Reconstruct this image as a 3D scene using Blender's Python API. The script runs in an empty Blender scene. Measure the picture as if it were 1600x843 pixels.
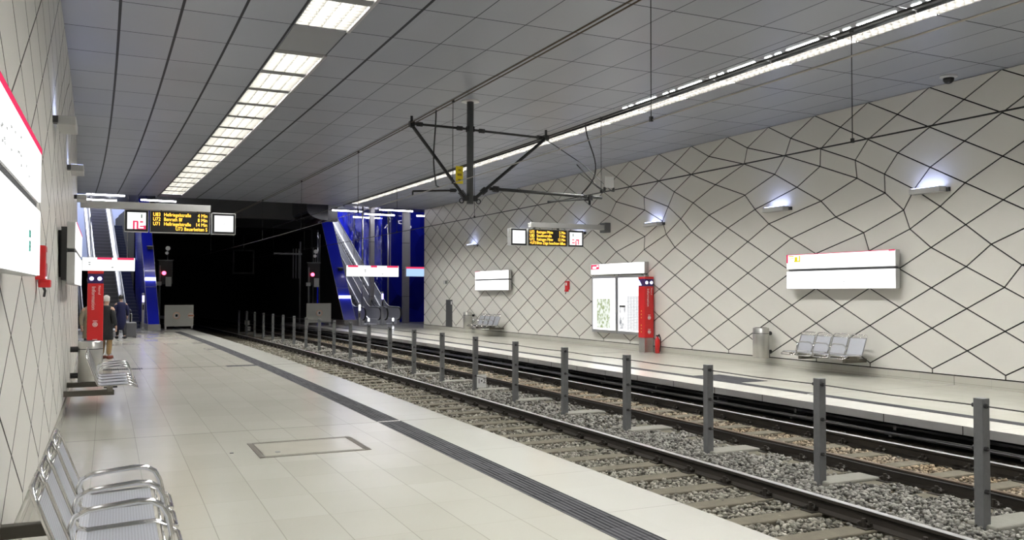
import bpy, bmesh, math, random
import numpy as np
from mathutils import Vector, Matrix
random.seed(7)
R = math.radians
COL = bpy.context.scene.collection
SC = bpy.context.scene

# ------------------------------------------------------------------ station coordinates
# The hall bends gently to the left: X = metres to the right of the camera, S = metres along the track.
CC = .00075848
def B(X, s, z=0.):
    return Vector((X - CC*s*s, s + 2*CC*s*X, z))
def heading(s):
    return 2*CC*s
XL, XR = -.65, 15.02            # wall faces
ZC = 6.0                        # ceiling
EDGE_L, EDGE_R = 4.40, 10.44    # platform edges
ZB = -.43                       # ballast
END = 40.6                      # end of the ceiling and of the panelled walls

# ------------------------------------------------------------------ materials
MATS = {}
def nodes_of(name):
    m = bpy.data.materials.new(name); m.use_nodes = True
    nt = m.node_tree; nt.nodes.clear()
    out = nt.nodes.new('ShaderNodeOutputMaterial')
    return m, nt, out
def mat(name, col, rough=.5, metal=0., spec=.5, noise=0., nscale=8., bump=0., bscale=40., coat=0.):
    if name in MATS: return MATS[name]
    m, nt, out = nodes_of(name)
    b = nt.nodes.new('ShaderNodeBsdfPrincipled')
    b.inputs['Base Color'].default_value = (*col, 1)
    b.inputs['Roughness'].default_value = rough
    b.inputs['Metallic'].default_value = metal
    b.inputs['Specular IOR Level'].default_value = spec
    b.inputs['Coat Weight'].default_value = coat
    tc = nt.nodes.new('ShaderNodeTexCoord')
    if noise > 0:
        n = nt.nodes.new('ShaderNodeTexNoise'); n.inputs['Scale'].default_value = nscale
        n.inputs['Detail'].default_value = 4
        nt.links.new(tc.outputs['Object'], n.inputs['Vector'])
        mr = nt.nodes.new('ShaderNodeMapRange')
        mr.inputs['To Min'].default_value = 1 - noise; mr.inputs['To Max'].default_value = 1 + noise
        nt.links.new(n.outputs['Fac'], mr.inputs['Value'])
        mx = nt.nodes.new('ShaderNodeVectorMath'); mx.operation = 'SCALE'
        mx.inputs[0].default_value = col
        nt.links.new(mr.outputs['Result'], mx.inputs['Scale'])
        nt.links.new(mx.outputs['Vector'], b.inputs['Base Color'])
    if bump > 0:
        n2 = nt.nodes.new('ShaderNodeTexNoise'); n2.inputs['Scale'].default_value = bscale
        nt.links.new(tc.outputs['Object'], n2.inputs['Vector'])
        bp = nt.nodes.new('ShaderNodeBump'); bp.inputs['Strength'].default_value = bump
        bp.inputs['Distance'].default_value = .01
        nt.links.new(n2.outputs['Fac'], bp.inputs['Height'])
        nt.links.new(bp.outputs['Normal'], b.inputs['Normal'])
    nt.links.new(b.outputs['BSDF'], out.inputs['Surface'])
    MATS[name] = m
    return m
def emit(name, col, strength):
    if name in MATS: return MATS[name]
    m, nt, out = nodes_of(name)
    e = nt.nodes.new('ShaderNodeEmission')
    e.inputs['Color'].default_value = (*col, 1); e.inputs['Strength'].default_value = strength
    nt.links.new(e.outputs['Emission'], out.inputs['Surface'])
    MATS[name] = m
    return m
class NG:                                   # tiny helper for procedural node graphs
    def __init__(s, nt): s.nt = nt
    def new(s, t, **kw):
        n = s.nt.nodes.new(t)
        for k, v in kw.items(): setattr(n, k, v)
        return n
    def put(s, sock, v):
        if hasattr(v, 'is_output'): s.nt.links.new(v, sock)
        else: sock.default_value = v
    def math(s, op, a, b=0., c=None):
        n = s.new('ShaderNodeMath', operation=op)
        s.put(n.inputs[0], a); s.put(n.inputs[1], b)
        if c is not None: s.put(n.inputs[2], c)
        return n.outputs[0]
    def line(s, x, pitch, off, width):     # 1 on a joint, 0 elsewhere
        t = s.math('DIVIDE', s.math('SUBTRACT', x, off), pitch)
        f = s.math('ABSOLUTE', s.math('SUBTRACT', s.math('FRACT', s.math('ADD', t, .5)), .5))
        return s.math('LESS_THAN', f, width/2/pitch)
    def band(s, x, c, w):
        return s.math('LESS_THAN', s.math('ABSOLUTE', s.math('SUBTRACT', x, c)), w/2)
    def mix(s, f, a, b):
        n = s.new('ShaderNodeMix', data_type='RGBA')
        s.put(n.inputs[0], f); s.put(n.inputs[6], a); s.put(n.inputs[7], b)
        return n.outputs[2]
    def cell(s, x, px, ox, y, py, oy):
        fx = s.math('FLOOR', s.math('DIVIDE', s.math('SUBTRACT', x, ox), px))
        fy = s.math('FLOOR', s.math('DIVIDE', s.math('SUBTRACT', y, oy), py))
        cb = s.new('ShaderNodeCombineXYZ'); s.put(cb.inputs[0], fx); s.put(cb.inputs[1], fy)
        w = s.new('ShaderNodeTexWhiteNoise', noise_dimensions='3D')
        s.nt.links.new(cb.outputs[0], w.inputs['Vector'])
        return w.outputs['Value']
def uv_xy(g):
    uv = g.new('ShaderNodeUVMap')
    sp = g.new('ShaderNodeSeparateXYZ'); g.nt.links.new(uv.outputs[0], sp.inputs[0])
    return sp.outputs[0], sp.outputs[1]
def noise_of(g, scale, detail=4):
    tc = g.new('ShaderNodeTexCoord'); n = g.new('ShaderNodeTexNoise')
    n.inputs['Scale'].default_value = scale; n.inputs['Detail'].default_value = detail
    g.nt.links.new(tc.outputs['Object'], n.inputs['Vector'])
    return n.outputs['Fac']

def floor_material(name, xoff, edge, strong, gain=1.):
    m, nt, out = nodes_of(name); g = NG(nt)
    x, y = uv_xy(g)
    b = g.new('ShaderNodeBsdfPrincipled')
    v = g.cell(x, .448, xoff, y, .775, 6.22)
    n = noise_of(g, 1.3); n2 = noise_of(g, 60, 2)
    f = g.math('ADD', g.math('MULTIPLY', v, .35), g.math('ADD', g.math('MULTIPLY', n, .45), g.math('MULTIPLY', n2, .2)))
    q = lambda c: tuple(v_*gain for v_ in c)+(1,)
    base = g.mix(f, q((.345, .335, .292)), q((.42, .412, .37)))
    side = g.math('GREATER_THAN', x, edge) if edge < 8 else g.math('LESS_THAN', x, edge)
    base = g.mix(side, base, g.mix(f, q((.445, .44, .402)), q((.485, .48, .447))))
    inner = g.math('SUBTRACT', 1., side)
    jl = g.math('MULTIPLY', g.line(x, .448, xoff, .007), inner)
    jc = g.math('MULTIPLY', g.line(y, .775, 6.22, .005), inner)
    je = g.math('MULTIPLY', g.line(y, 1.5, 6.12, .007), side)
    base = g.mix(g.math('MULTIPLY', jl, .48), base, (.10, .09, .075, 1))
    base = g.mix(g.math('MULTIPLY', jc, .33), base, (.16, .15, .12, 1))
    base = g.mix(g.math('MULTIPLY', je, .5), base, (.14, .13, .11, 1))
    jm = g.math('MULTIPLY', jl, .6)
    for c, w, d in strong:
        jm = g.math('MAXIMUM', jm, g.math('MULTIPLY', g.band(y, c, w), d))
        base = g.mix(g.math('MULTIPLY', g.band(y, c, w), d), base, (.05, .045, .04, 1))
    g.put(b.inputs['Base Color'], base)
    b.inputs['Roughness'].default_value = .2
    g.put(b.inputs['Specular IOR Level'], g.math('MULTIPLY', .55, g.math('MAXIMUM', 0., g.math('SUBTRACT', 1., g.math('MULTIPLY', jm, 1.3)))))
    nt.links.new(b.outputs[0], out.inputs[0]); MATS[name] = m
    return m
def tactile_material(name, x0):
    m, nt, out = nodes_of(name); g = NG(nt)
    x, y = uv_xy(g)
    b = g.new('ShaderNodeBsdfPrincipled')
    r = g.line(x, .046, x0, .02)
    cr = g.line(y, .30, 0., .012)
    v = g.cell(x, .046, x0, y, .30, 0.)
    base = g.mix(v, (.028, .029, .032, 1), (.055, .055, .06, 1))
    base = g.mix(g.math('MULTIPLY', r, .75), base, (.11, .11, .115, 1))
    base = g.mix(g.math('MULTIPLY', cr, .6), base, (.03, .03, .03, 1))
    base = g.mix(g.band(y, 11.645, .05), base, (.45, .44, .42, 1))
    g.put(b.inputs['Base Color'], base); b.inputs['Roughness'].default_value = .8; b.inputs['Specular IOR Level'].default_value = 0.
    nt.links.new(b.outputs[0], out.inputs[0]); MATS[name] = m
    return m
def ceiling_material():
    m, nt, out = nodes_of('ceiling_metal_panels'); g = NG(nt)
    x, y = uv_xy(g)
    b = g.new('ShaderNodeBsdfPrincipled')
    v = g.cell(x, .84, 0., y, 1.53, 10.5); n = noise_of(g, .5, 2)
    f = g.math('ADD', g.math('MULTIPLY', v, .4), g.math('MULTIPLY', n, .6))
    base = g.mix(f, (.265, .285, .34, 1), (.355, .375, .425, 1))
    rib = g.line(y, .03, 0., .012)
    base = g.mix(g.math('MULTIPLY', rib, .12), base, (.10, .10, .11, 1))
    far = g.math('GREATER_THAN', x, 3.4)
    jx = g.math('MAXIMUM', g.math('MULTIPLY', g.line(x, .835, .02, .016), g.math('SUBTRACT', 1., far)), g.math('MULTIPLY', g.line(x, .85, 4.09, .016), far))
    jx = g.math('MAXIMUM', jx, g.band(x, 4.09, .05))
    jx = g.math('MAXIMUM', jx, g.math('MAXIMUM', g.band(x, 2.47, .04), g.band(x, 10.3, .03)))
    for c in (.02, .855, 1.69): jx = g.math('MAXIMUM', jx, g.band(x, c, .042))
    jy = g.line(y, 1.53, 10.5, .024)
    base = g.mix(g.math('MULTIPLY', g.math('MAXIMUM', jx, jy), .93), base, (.012, .012, .014, 1))
    g.put(b.inputs['Base Color'], base)
    g.put(b.inputs['Specular IOR Level'], g.math('SUBTRACT', .5, g.math('MULTIPLY', g.math('MAXIMUM', jx, jy), .48)))
    b.inputs['Roughness'].default_value = .38; b.inputs['Metallic'].default_value = .12
    nt.links.new(b.outputs[0], out.inputs[0]); MATS['ceiling_metal_panels'] = m
    return m
def ballast_material():
    m, nt, out = nodes_of('ballast_stone'); g = NG(nt)
    b = g.new('ShaderNodeBsdfPrincipled')
    x, y = uv_xy(g)
    wn = g.new('ShaderNodeTexWhiteNoise', noise_dimensions='2D')
    uv = g.new('ShaderNodeUVMap'); nt.links.new(uv.outputs[0], wn.inputs['Vector'])
    geo = g.new('ShaderNodeNewGeometry')
    base = g.mix(geo.outputs['Random Per Island'], (.05, .048, .042, 1), (.36, .35, .315, 1))
    # rusty ballast between the rails of the far track
    rust = g.math('LESS_THAN', g.math('ABSOLUTE', g.math('SUBTRACT', x, 9.0)), .62)
    n = noise_of(g, 2.2, 3)
    rust = g.math('MULTIPLY', rust, g.math('MULTIPLY', n, 1.1))
    base = g.mix(rust, base, g.mix(geo.outputs['Random Per Island'], (.09, .06, .03, 1), (.46, .33, .18, 1)))
    olive = g.math('MULTIPLY', g.math('LESS_THAN', x, 6.4), .35)
    base = g.mix(olive, base, g.mix(geo.outputs['Random Per Island'], (.055, .05, .032, 1), (.30, .275, .19, 1)))
    g.put(b.inputs['Base Color'], base); b.inputs['Roughness'].default_value = .9
    nt.links.new(b.outputs[0], out.inputs[0]); MATS['ballast_stone'] = m
    return m
def bed_material():
    m, nt, out = nodes_of('ballast_bed'); g = NG(nt)
    b = g.new('ShaderNodeBsdfPrincipled')
    tc = g.new('ShaderNodeTexCoord'); vo = g.new('ShaderNodeTexVoronoi'); vo.inputs['Scale'].default_value = 16
    nt.links.new(tc.outputs['Object'], vo.inputs['Vector'])
    sp = g.new('ShaderNodeSeparateColor'); nt.links.new(vo.outputs['Color'], sp.inputs[0])
    base = g.mix(sp.outputs[0], (.03, .029, .025, 1), (.15, .145, .125, 1))
    base = g.mix(noise_of(g, .8, 3), base, (.14, .10, .05, 1))
    bp = g.new('ShaderNodeBump'); bp.inputs['Strength'].default_value = 1.; bp.inputs['Distance'].default_value = .05
    bp.invert = True
    nt.links.new(vo.outputs['Distance'], bp.inputs['Height']); nt.links.new(bp.outputs[0], b.inputs['Normal'])
    g.put(b.inputs['Base Color'], base); b.inputs['Roughness'].default_value = .95
    nt.links.new(b.outputs[0], out.inputs[0]); MATS['ballast_bed'] = m
    return m
def perforated_material():
    m, nt, out = nodes_of('perforated_steel'); g = NG(nt)
    b = g.new('ShaderNodeBsdfPrincipled')
    x, y = uv_xy(g)
    fx = g.math('SUBTRACT', g.math('FRACT', g.math('DIVIDE', x, .016)), .5)
    fy = g.math('SUBTRACT', g.math('FRACT', g.math('DIVIDE', y, .016)), .5)
    d = g.math('ADD', g.math('MULTIPLY', fx, fx), g.math('MULTIPLY', fy, fy))
    hole = g.math('LESS_THAN', d, .085)
    base = g.mix(hole, (.60, .62, .67, 1), (.44, .45, .49, 1))
    g.put(b.inputs['Base Color'], base)
    b.inputs['Metallic'].default_value = .75; b.inputs['Roughness'].default_value = .42
    nt.links.new(b.outputs[0], out.inputs[0]); MATS['perforated_steel'] = m
    return m
def blue_glass_material():
    m, nt, out = nodes_of('blue_glass_wall'); g = NG(nt)
    b = g.new('ShaderNodeBsdfPrincipled')
    tc = g.new('ShaderNodeTexCoord'); vo = g.new('ShaderNodeTexVoronoi'); vo.inputs['Scale'].default_value = .55
    nt.links.new(tc.outputs['Object'], vo.inputs['Vector'])
    sp = g.new('ShaderNodeSeparateColor'); nt.links.new(vo.outputs['Color'], sp.inputs[0])
    base = g.mix(sp.outputs[0], (.005, .007, .15, 1), (.016, .026, .58, 1))
    n = g.new('ShaderNodeTexNoise'); n.inputs['Scale'].default_value = .9; n.inputs['Detail'].default_value = 1
    nt.links.new(tc.outputs['Object'], n.inputs['Vector'])
    bp = g.new('ShaderNodeBump'); bp.inputs['Strength'].default_value = .5; bp.inputs['Distance'].default_value = .5
    nt.links.new(n.outputs['Fac'], bp.inputs['Height']); nt.links.new(bp.outputs[0], b.inputs['Normal'])
    g.put(b.inputs['Base Color'], base); b.inputs['Roughness'].default_value = .08
    nt.links.new(b.outputs[0], out.inputs[0]); MATS['blue_glass_wall'] = m
    return m
def poster_material(name, c1, c2, scale, strength, grid=False):
    m, nt, out = nodes_of(name); g = NG(nt)
    tc = g.new('ShaderNodeTexCoord')
    if grid:
        sp = g.new('ShaderNodeSeparateXYZ'); nt.links.new(tc.outputs['Object'], sp.inputs[0])
        f = g.math('MAXIMUM', g.line(sp.outputs[2], .05, 0., .018), g.line(sp.outputs[1], .16, 0., .03))
        n = noise_of(g, 14, 3); f = g.math('MULTIPLY', f, n)
    else:
        n = g.new('ShaderNodeTexNoise'); n.inputs['Scale'].default_value = scale; n.inputs['Detail'].default_value = 8
        nt.links.new(tc.outputs['Object'], n.inputs['Vector'])
        mr = g.new('ShaderNodeMapRange'); mr.inputs['From Min'].default_value = .42; mr.inputs['From Max'].default_value = .62
        nt.links.new(n.outputs['Fac'], mr.inputs['Value']); f = mr.outputs[0]
    e = g.new('ShaderNodeEmission'); e.inputs['Strength'].default_value = strength
    g.put(e.inputs['Color'], g.mix(f, (*c1, 1), (*c2, 1)))
    nt.links.new(e.outputs[0], out.inputs[0]); MATS[name] = m
    return m

M_FLOOR_L = floor_material('floor_stone_near', .228, 3.64, [(11.645, .018, .85), (21.95, .08, .9), (37.9, .03, .5)])
M_FLOOR_R = floor_material('floor_stone_far', .1, 11.2, [(11.645, .018, .5), (21.95, .03, .7)], 1.28)  # same stone as the near side, its colour raised to imitate stronger light
M_TACT = tactile_material('tactile_paving', 3.33)
M_TACT_R = tactile_material('tactile_paving_far', 11.21)
M_CEIL = ceiling_material()
M_STONE = ballast_material()
M_BED = bed_material()
M_PERF = perforated_material()
M_BLUE = blue_glass_material()
M_WALL = mat('wall_panel_cream', (.70, .685, .64), .36, noise=.05, nscale=.7, spec=.4)
M_JOINT = mat('joint_dark', (.012, .011, .010), .9, spec=.1)
M_PEDGE = mat('wall_panel_edge', (.14, .135, .125), .7)
M_STEEL = mat('brushed_steel', (.62, .61, .58), .28, 1., noise=.06, nscale=14)
M_CHROME = mat('polished_steel', (.74, .73, .71), .16, 1.)
M_SATIN = mat('satin_aluminium', (.60, .60, .61), .34, .9)
M_ESC = mat('escalator_satin', (.72, .72, .74), .30, .35)
M_GALV = mat('galvanised_steel', (.17, .175, .178), .6, .4, noise=.15, nscale=20)
M_BRACK = mat('bracket_bronze_grey', (.16, .15, .125), .5, .5)
M_BLACK = mat('black_paint', (.012, .012, .013), .45)
M_DARK = mat('dark_grey_paint', (.055, .057, .06), .5)
M_MAST = mat('mast_grey_paint', (.075, .08, .082), .5, .3)
M_RAIL = mat('rail_rusty_steel', (.030, .025, .020), .6, .3, noise=.3, nscale=9)
M_RAILTOP = mat('rail_polished_head', (.66, .66, .66), .3, .7)
M_RAILBROWN = mat('rail_brown_head', (.14, .10, .065), .4, .8, noise=.2, nscale=3)
M_SLEEP = mat('sleeper_weathered', (.125, .112, .082), .9, noise=.3, nscale=7, bump=.4)
M_CONC = mat('concrete_pale', (.24, .235, .205), .9, noise=.15, nscale=9, bump=.3)
M_LIP = mat('platform_edge_concrete', (.42, .42, .42), .6, noise=.08, nscale=5)
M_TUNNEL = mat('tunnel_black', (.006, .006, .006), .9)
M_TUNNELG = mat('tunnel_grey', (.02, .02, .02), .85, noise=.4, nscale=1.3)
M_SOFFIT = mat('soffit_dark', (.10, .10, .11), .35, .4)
M_GREY = mat('light_grey_enamel', (.50, .50, .49), .4)
M_WHITE = mat('white_enamel', (.82, .82, .80), .35)
M_RED = mat('red_enamel', (.62, .012, .015), .32, coat=.2)
M_PINK = emit('sign_red_lit', (.85, .05, .14), .5)
M_YEL = mat('yellow_plate', (.85, .68, .01), .5)
M_BLUEP = mat('blue_cladding', (.016, .028, .62), .22, coat=.3)
M_RUBBER = mat('handrail_rubber', (.015, .015, .015), .4)
M_STEP = mat('escalator_step', (.20, .20, .21), .45, .3)
M_STEPE = mat('escalator_tread_edge', (.50, .50, .52), .4, .4)
E_STRIP = emit('ceiling_diffuser_lit', (1., .985, .95), 27.)
E_STRIPR = emit('ceiling_diffuser_lit_bright', (1., .985, .95), 44.)
M_LOUVRE = mat('louvre_satin', (.07, .067, .058), .6)
M_LOUVRED = mat('louvre_satin_dark', (.035, .033, .029), .6)
E_TUBE = emit('fluorescent_tube_lit', (.95, 1., .98), 9.)
E_VIOLET = emit('entrance_tube_lit', (.93, .90, 1.), 12.)
E_SIGN = emit('sign_face_lit', (1., 1., 1.), .95)
E_SIGN2 = emit('small_sign_lit', (.97, 1., .98), .6)
E_SIGNB = emit('sign_blue_lit', (.45, .66, 1.), .5)
E_SCONCE = emit('sconce_blue_lit', (.50, .58, 1.), 5.5)
E_AMBER = emit('led_amber', (1., .48, .05), 1.6)
E_REDL = emit('signal_red_lit', (1., .05, .10), 5.)
E_VLED = emit('violet_led', (.38, .30, 1.), 3.5)
E_PALE = emit('pale_lamp', (.90, .93, 1.), 4.)
M_SPECK = mat('faint_print', (.50, .52, .52), .6)
M_GREEN = mat('green_print', (.05, .35, .28), .6)
M_LIME = emit('yellow_print_lit', (.9, .8, .03), .42)
M_LETTER = mat('white_letter', (.85, .80, .78), .5)
M_LETTERB = mat('black_letter', (.03, .03, .03), .6)
M_SKIN = mat('skin', (.52, .32, .24), .55)
M_HAIRW = mat('white_hair', (.62, .60, .57), .7)
M_HAIRB = mat('black_hair', (.015, .013, .012), .6)
M_JACKET = mat('grey_jacket', (.018, .020, .023), .8, noise=.4, nscale=25)
M_NAVY = mat('navy_coat', (.004, .006, .05), .8)
M_TAN = mat('tan_trousers', (.34, .22, .10), .8)
M_BEIGE = mat('beige_coat', (.30, .26, .19), .8)
M_SHOE = mat('red_brown_shoe', (.16, .03, .015), .6)
M_TROUS = mat('dark_trousers', (.02, .02, .024), .85)
M_CASE = mat('suitcase_grey', (.09, .09, .10), .6)

# ------------------------------------------------------------------ mesh builder
class MB:
    def __init__(s): s.v = []; s.f = []; s.mi = []; s.uv = {}
    def face(s, idx, m=0):
        s.f.append(tuple(idx)); s.mi.append(m)
    def add(s, vs, fs, m=0):
        o = len(s.v); s.v += [tuple(p) for p in vs]
        for f in fs: s.face([o+i for i in f], m)
    def box(s, x0, x1, y0, y1, z0, z1, m=0):
        s.add([(x0,y0,z0),(x1,y0,z0),(x1,y1,z0),(x0,y1,z0),(x0,y0,z1),(x1,y0,z1),(x1,y1,z1),(x0,y1,z1)],
              [(0,3,2,1),(4,5,6,7),(0,1,5,4),(1,2,6,5),(2,3,7,6),(3,0,4,7)], m)
    def prism(s, prof, axis, a, b, m=0):    # closed 2-D outline pushed from a to b along an axis
        n = len(prof)
        def P(p, t):
            return {'x': (t, p[0], p[1]), 'y': (p[0], t, p[1]), 'z': (p[0], p[1], t)}[axis]
        vs = [P(p, a) for p in prof] + [P(p, b) for p in prof]
        fs = [tuple(range(n-1, -1, -1)), tuple(range(n, 2*n))]
        fs += [(i, (i+1) % n, n+(i+1) % n, n+i) for i in range(n)]
        s.add(vs, fs, m)
    def tube(s, path, r, n=8, m=0, closed=False, caps=True):
        P = [Vector(p) for p in path]; N = len(P); rings = []
        up = None
        for i in range(N):
            a = P[i-1] if (i > 0 or closed) else P[i]
            c = P[(i+1) % N] if (i < N-1 or closed) else P[i]
            t = (c-a).normalized()
            if up is None:
                up = Vector((0,0,1)) if abs(t.z) < .9 else Vector((1,0,0))
            x = t.cross(up)
            if x.length < 1e-4: x = t.orthogonal()
            x.normalize(); y = x.cross(t).normalized(); up = y
            rr = r[i] if isinstance(r, (list, tuple)) else r
            rings.append([P[i] + (x*math.cos(2*math.pi*k/n) + y*math.sin(2*math.pi*k/n))*rr for k in range(n)])
        o = len(s.v)
        for g in rings: s.v += [tuple(p) for p in g]
        for i in range(N if closed else N-1):
            for k in range(n):
                a = o+i*n; b = o+((i+1) % N)*n
                s.face((a+k, a+(k+1) % n, b+(k+1) % n, b+k), m)
        if caps and not closed:
            s.face([o+k for k in range(n-1, -1, -1)], m); s.face([o+(N-1)*n+k for k in range(n)], m)
    def lathe(s, prof, n=24, m=0, c=(0,0)):  # (radius, z) outline turned about z
        o = len(s.v); N = len(prof)
        for r, z in prof:
            for k in range(n):
                a = 2*math.pi*k/n; s.v.append((c[0]+r*math.cos(a), c[1]+r*math.sin(a), z))
        for i in range(N-1):
            for k in range(n):
                s.face((o+i*n+k, o+i*n+(k+1) % n, o+(i+1)*n+(k+1) % n, o+(i+1)*n+k), m)
        s.face([o+k for k in range(n-1, -1, -1)], m); s.face([o+(N-1)*n+k for k in range(n)], m)
    def build(s, name, mats, parent=None, loc=None, rot=None, smooth=False, bevel=0., bent=False, uv=None, seg=2):
        me = bpy.data.meshes.new(name)
        vs = s.v; off = Vector((0,0,0))
        if bent:
            W = [B(*p) for p in vs]
            lo = Vector((min(p.x for p in W), min(p.y for p in W), min(p.z for p in W)))
            hi = Vector((max(p.x for p in W), max(p.y for p in W), max(p.z for p in W)))
            off = Vector(((lo.x+hi.x)/2, (lo.y+hi.y)/2, lo.z))
            if parent is None: W = [p-off for p in W]
            me.from_pydata(W, [], s.f)
        else:
            me.from_pydata(vs, [], s.f)
        mats = mats if isinstance(mats, (list, tuple)) else [mats]
        for m in mats: me.materials.append(m)
        me.polygons.foreach_set('material_index', s.mi)
        if smooth: me.polygons.foreach_set('use_smooth', [True]*len(s.f))
        if uv:
            l = me.uv_layers.new(name='UVMap')
            for lp in me.loops:
                p = vs[lp.vertex_index]; l.data[lp.index].uv = uv(p)
        me.validate(); me.update()
        o = bpy.data.objects.new(name, me); COL.objects.link(o)
        if parent is not None: o.parent = parent
        if bent and parent is None: o.location = off
        if loc is not None: o.location = loc
        if rot is not None: o.rotation_euler = rot
        if bevel > 0:
            b = o.modifiers.new('edge', 'BEVEL'); b.width = bevel; b.segments = seg; b.limit_method = 'ANGLE'
            b.harden_normals = False
        return o
def tag(o, label, cat, group=None, kind=None):
    o['label'] = label; o['category'] = cat
    if group: o['group'] = group
    if kind: o['kind'] = kind
    return o
def thing(name, label, cat, X, s, z=0., dyaw=0., group=None):
    o = bpy.data.objects.new(name, None); o.empty_display_size = .2
    COL.objects.link(o); o.location = B(X, s, z); o.rotation_euler = (0, 0, heading(s)+dyaw)
    return tag(o, label, cat, group)
def copy_tree(o, parent=None):
    c = o.copy(); COL.objects.link(c)
    if parent: c.parent = parent
    for ch in list(o.children): copy_tree(ch, c)
    return c
def put(o, X, s, z=0., dyaw=0.):
    o.location = B(X, s, z); o.rotation_euler = (0, 0, heading(s)+dyaw); return o
def structure(o, label=None):
    o['kind'] = 'structure'
    if label: o['label'] = label
    return o
def lettering(name, txt, size, m, parent, loc, rot, align='LEFT', ext=.001, sx=1.):
    cu = bpy.data.curves.new(name, 'FONT'); cu.body = txt; cu.size = size; cu.align_x = align; cu.extrude = ext
    cu.materials.append(m)
    tmp = bpy.data.objects.new(name, cu)
    me = bpy.data.meshes.new_from_object(tmp); me.name = name
    bpy.data.objects.remove(tmp); bpy.data.curves.remove(cu)
    o = bpy.data.objects.new(name, me); COL.objects.link(o); o.parent = parent
    o.location = loc; o.rotation_euler = rot; o.scale = (sx, 1, 1)
    return o
def srange(a, b, step):
    n = max(1, int(round((b-a)/step))); return [a+(b-a)*i/n for i in range(n+1)]
def strip_mesh(prof, s0, s1, step=1.5, closed=True, mats=None, caps=True):
    """outline in (X, z) carried along the bent track from s0 to s1"""
    mb = MB(); ss = srange(s0, s1, step); n = len(prof)
    for s in ss: mb.v += [(p[0], s, p[1]) for p in prof]
    for i in range(len(ss)-1):
        for k in range(n if closed else n-1):
            a = i*n+k; b = i*n+(k+1) % n
            mb.face((a, b, b+n, a+n), mats[k] if mats else 0)
    if closed and caps:
        mb.face(range(n)); mb.face([len(mb.v)-1-k for k in range(n)])
    return mb
UVX = lambda p: (p[0], p[1])

# ------------------------------------------------------------------ the setting
BACK = -9.
S0 = BACK
# near platform
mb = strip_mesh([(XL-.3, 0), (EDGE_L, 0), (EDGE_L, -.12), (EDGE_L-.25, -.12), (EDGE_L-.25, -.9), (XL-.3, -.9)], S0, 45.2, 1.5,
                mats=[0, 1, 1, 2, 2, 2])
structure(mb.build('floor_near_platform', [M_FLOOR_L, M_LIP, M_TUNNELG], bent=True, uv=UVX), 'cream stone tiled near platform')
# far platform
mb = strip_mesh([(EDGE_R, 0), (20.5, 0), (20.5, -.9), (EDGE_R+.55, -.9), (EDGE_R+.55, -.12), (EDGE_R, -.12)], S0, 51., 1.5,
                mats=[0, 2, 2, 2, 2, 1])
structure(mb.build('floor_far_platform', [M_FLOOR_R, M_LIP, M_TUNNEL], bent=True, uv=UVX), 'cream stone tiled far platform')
# joints of the platform's edge stones
jb = MB()
for i in range(30):
    s = 1.55+1.3*i
    jb.box(EDGE_R-.002, EDGE_R+.01, s, s+.012, -.12, -.003)
structure(jb.build('trim_far_edge_joints', M_JOINT, bent=True))
# lobby floor before the left escalators
mb = strip_mesh([(XL-2.2, 0), (3.3, 0), (3.3, -.9), (XL-2.2, -.9)], 45.2, 50., 1.5)
structure(mb.build('floor_left_lobby', M_FLOOR_L, bent=True, uv=UVX))
# track bed
mb = strip_mesh([(EDGE_L-.3, ZB-.03), (EDGE_R+.6, ZB-.03), (EDGE_R+.6, ZB-.4), (EDGE_L-.3, ZB-.4)], S0, 75, 1.5)
structure(mb.build('floor_track_bed', M_BED, bent=True, uv=UVX), 'stone ballast bed of the two tracks')
# tactile strips: separate inlaid pieces
def flat_strip(name, x0, x1, s0, s1, m, z=.004):
    mb = strip_mesh([(x0, -.02), (x1, -.02), (x1, z), (x0, z)], s0, s1, 1.5)
    return structure(mb.build(name, m, bent=True, uv=UVX))
flat_strip('trim_tactile_near', 3.32, 3.64, S0, 41.9, M_TACT)
flat_strip('trim_tactile_far', 11.2, 11.44, S0, 45, M_TACT_R)
def flat_patch(name, x0, x1, s0, s1, m, z=.005):
    mb = MB(); mb.box(x0, x1, s0, s1, -.02, z)
    return structure(mb.build(name, m, bent=True, uv=UVX))
flat_patch('trim_grate_wall', XL+.1, .75, 21.88, 22.18, M_TACT)
flat_patch('trim_grate_edge', 2.62, 3.33, 21.75, 22.05, M_TACT)
flat_patch('trim_tactile_far_field', 11.44, 12.15, 13.7, 15.2, M_TACT_R)
flat_patch('trim_tactile_cross', 2.62, 3.33, 41.6, 41.9, M_TACT)

# ceiling (open where the two light rows sit)
LX0, LX1 = 2.50, 3.35
RX0, RX1 = 10.36, 11.20
mb = MB()
ss = srange(S0, END, 1.53)
for x0, x1 in ((XL-.35, LX0), (LX1, RX0), (RX1, XR+.15)):
    o = len(mb.v); n = 2
    for s in ss: mb.v += [(x0, s, ZC), (x1, s, ZC)]
    for i in range(len(ss)-1):
        a = o+2*i; mb.face((a, a+2, a+3, a+1))
# closed upper side so that no light leaks
o = len(mb.v)
for s in ss: mb.v += [(XL-.35, s, ZC+.45), (XR+.15, s, ZC+.45)]
for i in range(len(ss)-1):
    a = o+2*i; mb.face((a, a+1, a+3, a+2), 1)
mb.add([(XL-.35, END, ZC), (XR+.15, END, ZC), (XR+.15, END, ZC+.45), (XL-.35, END, ZC+.45)], [(0,1,2,3)], 1)
mb.add([(XL-.35, S0, ZC), (XR+.15, S0, ZC), (XR+.15, S0, ZC+.45), (XL-.35, S0, ZC+.45)], [(0,1,2,3)], 1)
structure(mb.build('ceiling', [M_CEIL, M_DARK], bent=True, uv=UVX), 'grey metal panel ceiling')

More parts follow.
